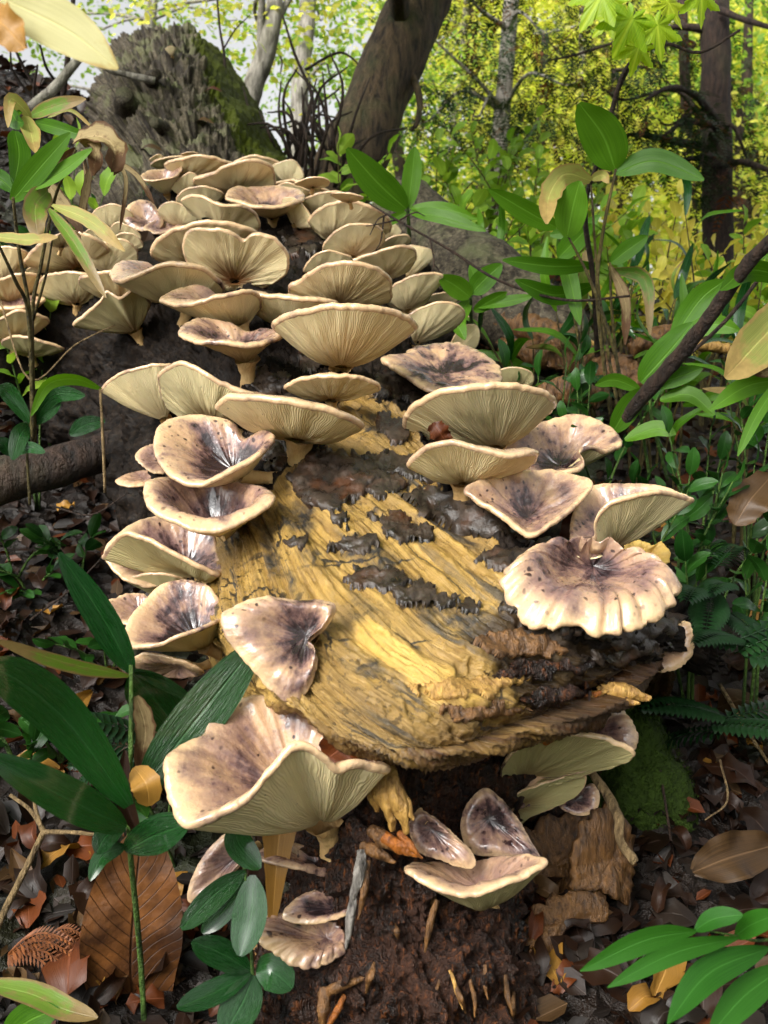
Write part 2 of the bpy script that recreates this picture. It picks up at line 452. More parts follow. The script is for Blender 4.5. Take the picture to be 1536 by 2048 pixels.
    # leaves
    def leaf(nm, a, b, tr=0.35, rough=0.35, vein=0.5, brown=None, brown_amt=0.0, coat=0.0, island=False, edge=False, tboost=1.25, wet=False):
        N = NT(nm)
        uv = N.n('UVMap', uv_map='UVMap').outputs[0]
        oc = N.co()
        rndv = N.n('NewGeometry').outputs['Random Per Island'] if island else N.n('ObjectInfo').outputs['Random']
        c = N.mix(rndv, srgb(*a), srgb(*b))
        c = N.mix(N.math('MULTIPLY', N.noise(oc, 30, 3), 0.35), c, tuple(0.55 * x for x in srgb(*a)))
        hgt = None
        if vein:
            s = N.n('SeparateXYZ', {0: uv}).outputs[0]
            st = N.noise(N.map(uv, (60, 1.2, 1)), 1.0, 2, 0.5)
            mid = N.ramp(N.math('ABSOLUTE', N.math('SUBTRACT', s, 0.5)), [(0.0, 1.0), (0.035, 0.0)])
            c = N.mix(N.math('MULTIPLY', mid, 0.45), c, tuple(min(1, 1.7 * x + 0.03) for x in srgb(*b)))
            c = N.mix(N.math('MULTIPLY', N.ramp(st, [(0.4, 0.0), (0.65, 1.0)]), 0.22), c, tuple(1.5 * x for x in srgb(*b)))
            hgt = N.math('ADD', N.math('MULTIPLY', st, 0.6), N.math('MULTIPLY', mid, -0.8))
        if brown:
            sx = N.n('SeparateXYZ', {0: uv})
            eg = N.math('MULTIPLY', N.math('ABSOLUTE', N.math('SUBTRACT', sx.outputs[0], 0.5)), 2.0)
            tip = N.ramp(sx.outputs[1], [(0.6, 0.0), (1.0, 0.5)])
            bf = N.math('ADD', N.math('ADD', N.math('MULTIPLY', N.ramp(eg, [(0.7, 0.0), (1.0, 0.35)]), 1.0), tip), N.math('SUBTRACT', N.noise(N.map(uv, (3, 7, 1)), 1.0, 5, 0.6), 0.62 - brown_amt))
            c = N.mix(N.ramp(bf, [(0.0, 0.0), (0.22, 1.0)]), c, N.mix(N.noise(oc, 90, 3), srgb(*brown), tuple(0.45 * x for x in srgb(*brown))))
        if wet: hgt = N.math('ADD', hgt, N.math('MULTIPLY', N.noise(N.map(uv, (26, 9, 1)), 1.0, 4, 0.6), 1.6))
        nrm = N.bump(hgt if hgt is not None else N.noise(oc, 60, 2), 0.7 if wet else 0.35, 0.003 if wet else 0.002)
        rr = N.ramp(N.noise(N.map(uv, (18, 5, 1)), 1.0, 3), [(0.42, 0.10), (0.56, rough + 0.15)]) if wet else rough
        tc = N.n('HueSaturation', {'Value': tboost, 'Saturation': 1.05, 'Color': c}).outputs[0]
        return N.pbr(c, rr, nrm, 0.28, coat=coat, coat_rough=0.12, trans=tr, tcol=tc)
    MAT['sasa'] = leaf('bamboo_leaf', (48, 92, 16), (92, 136, 32), 0.4, 0.36)
    MAT['sasa_dark'] = leaf('bamboo_leaf_wet', (12, 54, 16), (28, 80, 26), 0.14, 0.34, coat=0.6, wet=True)
    MAT['sasa_dry'] = leaf('bamboo_leaf_withered', (112, 94, 62), (152, 134, 94), 0.15, 0.65, brown=(92, 62, 34), brown_amt=0.10)
    MAT['sasa_mixed'] = leaf('bamboo_leaf_half_dead', (84, 122, 40), (120, 146, 56), 0.35, 0.3, brown=(156, 132, 84), brown_amt=0.12, coat=0.2)
    MAT['sasa_pale'] = leaf('bamboo_leaf_pale', (126, 134, 66), (176, 172, 96), 0.3, 0.4, brown=(186, 158, 96), brown_amt=0.10)
    MAT['shrub_leaf'] = leaf('glossy_shrub_leaf', (20, 56, 18), (46, 88, 28), 0.25, 0.3, coat=0.3)
    MAT['under_leaf'] = leaf('understory_leaf', (104, 150, 44), (150, 180, 62), 0.45, 0.4)
    MAT['under_leaf_yellow'] = leaf('understory_leaf_yellow', (190, 186, 74), (222, 204, 96), 0.45, 0.4)
    MAT['pinnate'] = leaf('pinnate_leaf', (28, 78, 16), (50, 104, 24), 0.3, 0.5)
    MAT['maple'] = leaf('maple_leaf', (136, 178, 36), (182, 196, 50), 0.5, 0.4, brown=(150, 120, 40), brown_amt=-0.15)
    MAT['top_leaf'] = leaf('yellowed_leaf', (188, 182, 120), (198, 192, 136), 0.45, 0.4, brown=(206, 178, 104), brown_amt=-0.25)
    MAT['fern'] = leaf('fern_green', (14, 40, 18), (28, 60, 26), 0.2, 0.45, vein=0)
    MAT['crown_green'] = leaf('canopy_green', (96, 138, 44), (168, 194, 76), 0.55, 0.5, vein=0, island=True, tboost=1.5)
    MAT['crown_yellow'] = leaf('canopy_yellow_green', (168, 188, 60), (238, 228, 112), 0.6, 0.5, vein=0, island=True, tboost=1.5)
    MAT['conifer'] = leaf('conifer_spray', (20, 40, 18), (52, 78, 36), 0.2, 0.5, vein=0, island=True)
    MAT['conifer_rust'] = leaf('conifer_rust', (92, 52, 26), (140, 82, 40), 0.2, 0.5, vein=0, island=True)
    for k, a, b in (('brown', (18, 10, 5), (46, 25, 12)), ('tan', (54, 38, 21), (96, 70, 42)), ('orange', (58, 26, 9), (100, 50, 18)), ('grey', (19, 14, 11), (42, 33, 27)), ('ochre', (126, 88, 32), (158, 116, 50))):
        MAT['litter_' + k] = leaf('dead_leaf_' + k, a, b, 0.12, 0.45, coat=0.04)
    N = NT('big_dead_leaf'); uv = N.n('UVMap', uv_map='UVMap').outputs[0]; oc = N.co()
    sx = N.n('SeparateXYZ', {0: uv}); ax = N.math('ABSOLUTE', N.math('SUBTRACT', sx.outputs[0], 0.5))
    vn = N.math('PINGPONG', N.math('SUBTRACT', N.math('MULTIPLY', sx.outputs[1], 15.0), N.math('MULTIPLY', ax, -7.0)), 0.5)
    vl = N.math('MAXIMUM', N.ramp(vn, [(0.0, 0.8), (0.06, 0.0)]), N.ramp(ax, [(0.0, 1.0), (0.02, 0.0)]))
    c = N.mix(N.ramp(N.noise(oc, 26, 5, 0.65), [(0.35, 0.0), (0.7, 1.0)]), srgb(58, 33, 15), srgb(116, 72, 34))
    c = N.mix(N.ramp(N.noise(oc, 12, 4), [(0.56, 0.0), (0.66, 0.8)]), c, srgb(48, 32, 24))
    c = N.mix(vl, c, srgb(46, 26, 12))
    MAT['big_brown'] = N.pbr(c, 0.5, N.bump(N.math('SUBTRACT', N.noise(oc, 40, 4), N.math('MULTIPLY', vl, 0.6)), 0.6, 0.006), 0.4)
    MAT['big_brown_plain'] = leaf('big_dead_leaf', (112, 72, 38), (128, 82, 42), 0.12, 0.45, vein=0)
build_materials()

# ------------------------------------------------------------------ ground
def G0(x, y):
    x = np.asarray(x, float); y = np.asarray(y, float)
    h = -0.66 + 0.45 * (np.minimum(y, 4.4) - 1.0) + 0.10 * np.maximum(y - 4.4, 0) * (y < 14) + 0.96 * (y >= 14)
    h = h - 0.27 * np.clip(x, -0.4, 6) * sstep(1.4, 4.0, y)
    h = np.where(y < 1.0, -0.66 + 0.12 * (y - 1.0), h)
    h = h + 0.62 * np.exp(-(((x + 1.75) / 0.7) ** 2 + ((y - 4.7) / 0.8) ** 2))
    return h
def G(x, y):
    x = np.asarray(x, float); y = np.asarray(y, float)
    P = np.stack([x, y, 0 * x], -1)
    return G0(x, y) + 0.05 * fbm(P * 1.7, 3) + 0.018 * fbm(P * 9, 3)
ux = np.concatenate([np.linspace(-60, -4, 20)[:-1], np.linspace(-4, -1.2, 40)[:-1], np.linspace(-1.2, 1.6, 190)[:-1], np.linspace(1.6, 5, 40)[:-1], np.linspace(5, 60, 20)])
uy = np.concatenate([np.linspace(-40, -1, 14)[:-1], np.linspace(-1, 0.6, 24)[:-1], np.linspace(0.6, 3.2, 190)[:-1], np.linspace(3.2, 9, 60)[:-1], np.linspace(9, 90, 24)])
gx, gy = np.meshgrid(ux, uy)
gz = G(gx, gy)
ground = obj('ground', mesh_np('ground', np.stack([gx, gy, gz], -1).reshape(-1, 3), grid_faces(len(uy), len(ux)), mat=MAT['ground']))
gbvh = BVHTree.FromPolygons(np.stack([gx, gy, gz], -1).reshape(-1, 3).tolist(), grid_faces(len(uy), len(ux)).tolist())
def ground_hit(px, py):
    h = gbvh.ray_cast(Vector((0, 0, 0)), ray(px, py))
    return np.array(h[0]) if h[0] is not None else np.array(ray(px, py) * 8)
tag(ground, 'dark wet forest floor of soil and leaf mould', kind='structure')

# ------------------------------------------------------------------ the fallen log
ROWS = [  # each row across the log: left underside, left side, four along the top, right side, right underside
 [(600,1560,1.25),(545,1395,.985),(690,1468,.91),(850,1492,.875),(1050,1455,.93),(1240,1395,1.03),(1345,1300,1.19),(1310,1430,1.4)],
 [(500,1450,1.28),(445,1270,1.10),(570,1290,1.01),(750,1290,.97),(950,1275,.985),(1150,1235,1.06),(1345,1235,1.25),(1330,1340,1.5)],
 [(450,1290,1.42),(428,1130,1.27),(540,1060,1.19),(700,1040,1.18),(880,1040,1.2),(1050,1050,1.26),(1240,1100,1.42),(1250,1210,1.66)],
 [(340,1120,1.68),(372,960,1.52),(480,890,1.43),(640,855,1.42),(800,850,1.45),(950,900,1.53),(1110,990,1.72),(1130,1090,1.95)],
 [(190,930,1.98),(262,790,1.82),(400,735,1.71),(560,710,1.68),(710,712,1.71),(850,760,1.80),(985,845,1.98),(1000,940,2.2)],
 [(60,800,2.3),(120,650,2.12),(270,600,2.0),(450,568,1.95),(640,568,1.97),(780,610,2.07),(930,690,2.27),(940,800,2.5)],
 [(60,700,2.75),(110,560,2.5),(250,480,2.36),(420,440,2.30),(590,438,2.32),(730,478,2.43),(850,560,2.65),(860,680,2.9)],
 [(170,560,3.2),(200,430,2.98),(280,365,2.86),(380,325,2.82),(480,328,2.87),(565,362,2.98),(640,440,3.15),(650,540,3.4)],
 [(180,380,4.1),(195,290,3.85),(245,222,3.72),(330,190,3.66),(425,200,3.72),(500,250,3.85),(570,325,4.05),(570,430,4.3)],
 [(200,240,5.2),(210,165,5.0),(240,105,4.9),(310,76,4.86),(385,74,4.9),(450,125,5.0),(490,190,5.2),(490,290,5.4)],
 [(220,260,5.9),(225,190,5.8),(250,130,5.7),(310,104,5.65),(380,104,5.7),(430,140,5.8),(460,200,5.9),(460,280,6.0)],
]
LOGP = np.array([[W(*p) for p in row] for row in ROWS])
bm_ = (LOGP[:, 0] + LOGP[:, 7]) / 2 + np.array((0, 0.03, -0.12))
LOGP = np.concatenate([LOGP, bm_[:, None]], 1)              # nine control points round the log
# inner lip: the shell's broken thickness, turned under
lip1 = LOGP[0] + (LOGP[0].mean(0) - LOGP[0]) * 0.10 + np.array((0, 0.03, -0.030))
lip2 = LOGP[0] + (LOGP[0].mean(0) - LOGP[0]) * 0.30 + np.array((0, 0.15, -0.05))
LOGALL = np.concatenate([[lip2, lip1], LOGP], 0)            # row 2 = the lip itself
NCOL, NROW = 440, 740
uc = np.concatenate([np.linspace(0, 7, NCOL - 40, endpoint=False), np.linspace(7, 9, 40, endpoint=False)])
colsP = np.stack([crom_at(LOGALL[i], uc, True) for i in range(len(LOGALL))])      # rows x NCOL x 3
vt = np.concatenate([np.linspace(0, 2, 36, endpoint=False), 2 + 9.999 * (np.linspace(0, 1, NROW - 36) ** 1.08)])
jag = 0.17 * fbm(np.stack([uc * 1.3, 0 * uc, 0 * uc + 3.3], -1), 5, 0.6)
jag[NCOL - 40:] *= np.linspace(1, 0, 40)
LV = np.zeros((NROW, NCOL, 3))
for j in range(NCOL):
    vv = vt + jag[j] * np.exp(-((vt - 2) / 0.9) ** 2)
    LV[:, j] = crom_at(colsP[:, j], np.clip(vv, 0, 11.999))
dU = np.gradient(LV, axis=1); dV = np.gradient(LV, axis=0)
LN = np.cross(dU, dV); LN /= np.linalg.norm(LN, axis=-1)[..., None] + 1e-9
ctr = LV.mean(1, keepdims=True)
if ((LV - ctr) * LN).sum(-1).mean() < 0: LN = -LN
vgrid = np.repeat(vt[:, None], NCOL, 1); ugrid = np.repeat(uc[None], NROW, 0)
ppx, ppy = proj(LV)
def in_poly(x, y, poly):
    poly = np.asarray(poly, float); inside = np.zeros(x.shape, bool)
    n = len(poly)
    for i in range(n):
        x1, y1 = poly[i]; x2, y2 = poly[(i + 1) % n]
        c = ((y1 > y) != (y2 > y)) & (x < (x2 - x1) * (y - y1) / (y2 - y1 + 1e-9) + x1)
        inside ^= c
    return inside
def blur(a, k):
    for _ in range(k):
        a = (a + np.roll(a, 1, 0) + np.roll(a, -1, 0) + np.roll(a, 1, 1) + np.roll(a, -1, 1)) / 5
    return a
wx = ppx + 40 * fbm(LV * 9, 3); wy = ppy + 40 * fbm(LV * 9 + 31, 3)
wood = in_poly(wx, wy, [(690,790),(770,780),(830,850),(870,950),(880,1000),(930,1065),(980,1110),(1030,1160),(1060,1215),(1100,1270),(1420,1330),(1420,1750),(380,1750),(380,1040),(450,1050),(520,990),(590,920),(690,870)]).astype(float)
wood *= (vgrid < 5.5) & (ugrid < 7.2)
wood = blur(wood, 4)
wet = in_poly(wx, wy, [(1060,1180),(1400,1150),(1400,1470),(1150,1470),(1060,1400),(980,1330),(930,1290),(980,1240)]).astype(float)
wet = blur(wet * (vgrid < 4.5), 10)
sx_, sy_ = ppx + 26 * fbm(LV * 22, 4, .6), ppy + 20 * fbm(LV * 22 + 9, 4, .6)
ink = np.zeros(ppx.shape)
for pl in ([(770,1135),(850,1140),(900,1185),(970,1230),(1000,1290),(960,1315),(905,1265),(840,1232),(790,1195)], [(660,1085),(730,1075),(800,1120),(760,1160),(700,1130)], [(560,1000),(620,985),(640,1030),(600,1060),(560,1050)],
           [(1020,1200),(1080,1190),(1120,1240),(1060,1250)], [(700,1325),(740,1320),(760,1350),(715,1350)], [(500,1010),(545,1040),(560,1120),(600,1180),(580,1195),(530,1120)], [(740,830),(800,850),(790,890),(740,870)]):
    ink = np.maximum(ink, in_poly(sx_, sy_, pl) * 1.0)
ink = blur(ink * (vgrid < 6), 3)
pale = blur(in_poly(sx_, sy_, [(700,1245),(780,1250),(890,1330),(960,1400),(900,1420),(800,1360),(720,1290)]) * (vgrid < 5) * 1.0, 8)
tear = np.clip(sstep(2.55, 2.0, vgrid) * sstep(2.6, 3.6, ugrid), 0, 1) + (vgrid < 2.0) * 1.0
tear = np.clip(tear, 0, 1)
far = sstep(7.9, 9.3, vgrid + 0.5 * fbm(LV * 3, 3))
moss = sstep(8.6, 9.8, vgrid) * sstep(3.7, 4.6, ugrid) * sstep(7.0, 6.2, ugrid) * 0.95 + 0.30 * far
# relief: grain sweeps across the top of the log; torn layers step down toward the lip
ug = ugrid + 1.15 * (vgrid - 2) * sstep(0.7, 2.6, ugrid)
gr = fbm(np.stack([ug * 6 + 0.8 * fbm(LV * 6, 3), vgrid * 1.1, 0 * ugrid], -1), 5, 0.6)
gr2 = fbm(np.stack([ug * 22 + 1.2 * fbm(LV * 14, 2), vgrid * 3.4, 0 * ugrid + 9], -1), 3, 0.6)
lay = fbm(np.stack([ug * 2.2, vgrid * 1.3, 0 * ugrid + 4], -1), 5, 0.62) * 4.0
layer = (np.floor(lay) + sstep(0.82, 1.0, lay - np.floor(lay))) / 4.0
relw = 0.0045 * gr + 0.0012 * gr2 + 0.008 * layer
wob = 0.30 * fbm(np.stack([ugrid * 1.6, 0 * vgrid, 0 * ugrid + 2], -1), 4, 0.65) + 0.10 * fbm(LV * 22, 3)
for v0, hh in ((3.05, .006), (2.75, .008), (2.52, .009), (2.34, .009), (2.2, .008), (2.08, .006)):
    on = sstep(2.9 + 1.1 * np.sign(v0 - 2.4), 4.2, ugrid + 1.5 * noise3(LV * 5 + v0 * 9))
    relw = relw - hh * on * sstep(0.035, -0.035, vgrid - (v0 + wob)) * (vgrid > 1.9)
bkn = fbm(LV * 11, 5, 0.6)
cell = fbm(LV * np.array((26, 26, 26)), 4, 0.6)
relb = 0.020 * bkn + 0.011 * np.round(cell * 2.2) / 2.2 * (1 - far) + 0.006 * far * cell + 0.010
lumps = 0.03 * fbm(LV * 2.6 + 5, 3)
knot = lambda px, py, r, h: h * np.exp(-(((ppx - px) / r) ** 2 + ((ppy - py) / r) ** 2)) * (vgrid > 8)
rel = wood * relw + (1 - wood) * (relb * (1 - .6 * np.clip(moss, 0, 1)) + far * (0.030 * bkn + 0.016 * np.round(2.5 * fbm(np.stack([ugrid * 7, vgrid * 9, 0 * ugrid], -1) , 4, .6)) / 2.5) * (1 - .9 * np.clip(moss - .3, 0, 1)) + lumps) + knot(270, 210, 26, 0.10) + knot(300, 190, 20, 0.05) + knot(470, 250, 30, 0.05)
LV2 = LV + LN * rel[..., None]
luv = np.stack([ug / 9.0, vgrid / 12.0], -1)
logmesh = mesh_np('log_shell', LV2.reshape(-1, 3), grid_faces(NROW, NCOL, True),
                  attrs={'wood': wood.ravel(), 'wet': wet.ravel(), 'far': far.ravel(), 'moss': moss.ravel(), 'tear': tear.ravel(), 'ink': ink.ravel(), 'pale': pale.ravel()},
                  uv=luv.reshape(-1, 2), mat=MAT['log'])
log = thing('fallen_log', LOGP[0].mean(0) + np.array((0, 0.1, -0.1)), 'huge fallen log with bare yellow wood and black bark, covered in mushrooms', 'log')
shell = obj('trunk', logmesh, log)
logbvh = BVHTree.FromPolygons([tuple(p) for p in LV2.reshape(-1, 3).tolist()], grid_faces(NROW, NCOL, True).tolist())
_sm = (LV + LN * blur(rel, 26)[..., None]).reshape(-1, 3)
smoothbvh = BVHTree.FromPolygons([tuple(p) for p in _sm.tolist()], grid_faces(NROW, NCOL, True).tolist())
def smooth_hit(px, py):
    h = smoothbvh.ray_cast(Vector((0, 0, 0)), ray(px, py))
    return (np.array(h[0]), np.array(h[1])) if h[0] is not None else (None, None)
def log_hit(px, py):
    h = logbvh.ray_cast(Vector((0, 0, 0)), ray(px, py))
    return (np.array(h[0]), np.array(h[1])) if h[0] is not None else (None, None)
# broken branch stubs on the upper trunk
for k_, (px_, py_, dx_, dy_, w_) in enumerate([(262, 225, -16, -36, 46), (300, 170, 14, -22, 26), (330, 262, -20, -16, 24)]):
    h_, n_ = log_hit(px_, py_)
    if h_ is None: continue
    D_ = h_[1]; a_ = W(px_, py_, D_ + .05); b_ = W(px_ + dx_, py_ + dy_, D_ - .06)
    v_, f_ = tube_np([a_, (a_ + b_) / 2 + np.array((0, -.02, 0)), b_], np.array((1.25, .95, .75)) * w_ / 2 * D_ / F, 24, 20, .22, k_ * 3)
    z_ = np.zeros(len(v_))
    obj('branch_stub', mesh_np('branch_stub', v_, f_, attrs={'wood': z_, 'wet': z_, 'far': z_ + .6, 'moss': z_ + .2, 'tear': z_}, uv=v_[:, [0, 2]] * 4, mat=MAT['log']), shell)
# far broken end cap
endc = LV2[-1]
e2 = np.vstack([endc, endc.mean(0)])
obj('broken_top', mesh_np('log_top', e2, np.stack([np.arange(NCOL), (np.arange(NCOL) + 1) % NCOL, np.full(NCOL, NCOL)], 1), mat=MAT['rotten']), log)

def patch(rows, nr, nc, mat, name, amp=0.02, sc=12, quant=0.0, seed=0, uvs=True, attrs=None):
    """bicubic sheet through rows of (px,py,D) or world points, roughened"""
    P = np.array([[W(*p) for p in r] for r in rows])
    A = np.stack([crom(P[i], nc) for i in range(len(P))])
    S = np.stack([crom(A[:, j], nr) for j in range(nc)], 1)
    n = np.cross(np.gradient(S, axis=1), np.gradient(S, axis=0)); n /= np.linalg.norm(n, axis=-1)[..., None] + 1e-9
    if n[..., 1].mean() > 0: n = -n
    f = fbm(S * sc + seed, 5, 0.62)
    f2 = fbm(S * np.array((sc * 4, sc * 4, sc * 0.8)) + seed, 3)
    d = f * amp + f2 * amp * 0.35
    if quant: d = d + np.round(f * 3) / 3 * quant
    return S + n * d[..., None], n
# crumbling dark core below the lip
CORE = [
 [(520,1400,1.25),(640,1420,1.20),(780,1440,1.17),(920,1440,1.19),(1080,1420,1.27),(1330,1360,1.45)],
 [(560,1540,1.14),(680,1530,1.08),(790,1540,1.05),(920,1560,1.12),(1060,1560,1.20),(1230,1520,1.42)],
 [(560,1700,1.10),(660,1690,1.03),(780,1690,1.00),(900,1720,1.06),(1050,1720,1.15),(1190,1700,1.35)],
 [(540,1850,1.08),(650,1850,1.02),(780,1850,.98),(900,1850,1.00),(1030,1850,1.06),(1160,1850,1.22)],
 [(480,2000,1.06),(630,1990,.99),(780,1990,.95),(920,1990,.96),(1060,1990,1.00),(1230,1990,1.14)],
 [(440,2200,1.03),(620,2200,.95),(780,2200,.91),(920,2200,.91),(1080,2200,.95),(1300,2200,1.08)]]
CV, CN = patch(CORE, 190, 200, None, 'core', 0.022, 13, 0.012, 5)
obj('rotten_core', mesh_np('rotten_core', CV.reshape(-1, 3), grid_faces(190, 200), mat=MAT['rotten']), log)
corebvh = BVHTree.FromPolygons([tuple(p) for p in CV.reshape(-1, 3).tolist()], grid_faces(190, 200).tolist())
def core_hit(px, py):
    h = corebvh.ray_cast(Vector((0, 0, 0)), ray(px, py))
    return np.array(h[0]) if h[0] is not None else None
# side limb that carries the mushrooms standing off to the bamboo side
limb_pts = np.array([W(420, 640, 2.20), W(250, 650, 2.18), W(80, 660, 2.15), W(-120, 690, 2.10), W(-330, 740, 2.05)])
lv, lf = tube_np(limb_pts, [0.20, 0.16, 0.135, 0.12, 0.11], 48, 120, 0.18, 2)
nlv = len(lv)
limb = obj('side_limb', mesh_np('side_limb', lv, lf, attrs={'wood': np.zeros(nlv), 'wet': np.zeros(nlv), 'far': np.full(nlv, 0.0), 'moss': np.full(nlv, 0.1), 'tear': np.zeros(nlv)}, uv=np.stack([lv[:, 0], lv[:, 2]], 1), mat=MAT['log']), log)
lt = []
for f in lf: lt += f.tolist()
limbbvh = BVHTree.FromPolygons([tuple(p) for p in lv.tolist()], lt)
def any_hit(px, py):
    best = None
    for b in (logbvh, corebvh, limbbvh):
        h = b.ray_cast(Vector((0, 0, 0)), ray(px, py))
        if h[0] is not None and (best is None or h[3] < best[1]): best = (np.array(h[0]), h[3], np.array(h[1]))
    return best

# loose bark plates lying on the wood (ragged slabs that follow the log)
def bark_plate(poly, thick=0.010, mat='bark_plate', seed=0, name='bark_plate'):
    P = np.asarray(poly, float); c = P.mean(0)
    outl = c + (crom(P, 60, True) - c) * 1.12
    lo, hi = outl.min(0) - 12, outl.max(0) + 12
    step = max(2.6, max(hi - lo) / 62)
    X, Y = np.meshgrid(np.arange(lo[0], hi[0], step), np.arange(lo[1], hi[1], step))
    q3 = np.stack([X / 40, Y / 34, 0 * X + seed], -1)
    ins = in_poly(X + 22 * fbm(q3, 5, 0.7), Y + 13 * fbm(q3 + 40, 5, 0.7), outl)
    inner = ins & np.roll(ins, 1, 0) & np.roll(ins, -1, 0) & np.roll(ins, 1, 1) & np.roll(ins, -1, 1)
    fl = fbm(np.stack([X / 30 + Y / 50, Y / 22, 0 * X + seed + 5], -1), 4, 0.6)
    hgt = thick * (0.75 + 0.5 * np.round(fl * 2.2) / 2.2 + 0.22 * fl + 0.10 * fbm(q3 * 4, 3))
    V = np.zeros(X.shape + (3,)); ok = np.zeros(X.shape, bool)
    for i, j in zip(*np.nonzero(ins)):
        h, nn = smooth_hit(X[i, j], Y[i, j])
        if h is None: continue
        if nn @ np.array((0, -0.6, 0.8)) < 0: nn = -nn
        V[i, j] = h + nn * (0.5 * hgt[i, j] + 0.003 if inner[i, j] else -0.004); ok[i, j] = True
    id_ = -np.ones(X.shape, int); id_[ok] = np.arange(ok.sum())
    q = np.stack([id_[:-1, :-1], id_[1:, :-1], id_[1:, 1:], id_[:-1, 1:]], -1).reshape(-1, 4)
    q = q[(q >= 0).all(1)]
    if not len(q): return None
    # drop cells that stretch across a depth jump
    Vk = V[ok]
    ln = np.linalg.norm(Vk[q[:, 0]] - Vk[q[:, 2]], axis=1)
    q = q[ln < np.median(ln) * 4]
    # keep the one largest connected piece
    lab = np.arange(len(Vk))
    for _ in range(200):
        m = lab[q].min(1); old = lab.copy()
        for c_ in range(4): np.minimum.at(lab, q[:, c_], m)
        if (lab == old).all(): break
    u_, cn = np.unique(lab[q[:, 0]], return_counts=True)
    q = q[lab[q[:, 0]] == u_[np.argmax(cn)]]
    us_, inv = np.unique(q, return_inverse=True); Vk = Vk[us_]; q = inv.reshape(q.shape)
    return obj(name, mesh_np(name, Vk, q, mat=MAT[mat]), shell)
for k, (pl, th) in enumerate([
    ([(590,930),(640,905),(700,915),(760,945),(740,985),(700,1010),(640,1020),(600,1000)], .012),
    ([(730,925),(790,910),(850,930),(900,955),(870,975),(810,960),(770,960)], .012),
    ([(700,960),(750,950),(800,965),(790,985),(730,990)], .010),
    ([(820,990),(880,985),(960,1000),(1040,1060),(1120,1080),(1150,1110),(1080,1110),(1000,1080),(900,1060),(830,1030)], .014),
    ([(740,1040),(790,1030),(850,1055),(860,1085),(800,1090),(770,1070)], .010),
    ([(960,1120),(1030,1100),(1110,1115),(1150,1130),(1090,1150),(1010,1150)], .012),
    ([(660,1090),(720,1075),(750,1090),(720,1110),(680,1110)], .010),
    ([(790,1190),(830,1165),(880,1190),(900,1215),(850,1220),(800,1205)], .009),
    ([(1090,1250),(1180,1235),(1250,1250),(1330,1225),(1345,1260),(1250,1290),(1150,1280)], .014),
    ([(1150,1310),(1230,1290),(1320,1280),(1330,1310),(1230,1330)], .012),
    ([(600,700),(660,690),(690,730),(640,750),(600,735)], .010),
    ([(740,760),(800,745),(850,790),(800,810),(750,790)], .010),
    ([(500,760),(560,740),(570,790),(520,800)], .010),
    ([(560,470),(620,460),(640,500),(590,510)], .012),
    ([(560,1085),(600,1070),(620,1090),(585,1105)], .008),
    ([(700,1150),(760,1140),(830,1165),(790,1190),(730,1180)], .006),
    ([(650,1040),(690,1030),(700,1050),(665,1060)], .008),
    ([(900,1205),(940,1200),(960,1225),(920,1235)], .007),
    ([(840,905),(880,900),(900,930),(860,935)], .008),
    ([(750,845),(790,830),(820,880),(780,890)], .007),
    ([(1000,1215),(1050,1205),(1085,1235),(1040,1245)], .007),
    ([(530,830),(590,920),(540,940),(500,900)], .012),
]):
    bark_plate(pl, th, seed=k * 3.7)
# thin layered shelves of torn wood along the broken lip
for k, (pl, th, mt) in enumerate([
    ([(940,1290),(1010,1265),(1090,1280),(1120,1300),(1040,1320),(970,1315)], .009, 'slab'),
    ([(840,1380),(900,1360),(1000,1350),(1080,1360),(1000,1390),(900,1400)], .007, 'tan_wood'),
    ([(960,1345),(1060,1320),(1180,1330),(1100,1355),(1010,1360)], .010, 'rotten'),
    ([(1020,1400),(1110,1370),(1230,1360),(1180,1390),(1080,1410)], .010, 'rotten'),
    ([(880,1425),(980,1405),(1060,1415),(990,1440),(920,1445)], .008, 'slab')]):
    bark_plate(pl, th, mt, seed=40 + k * 2.3, name='torn_layer')

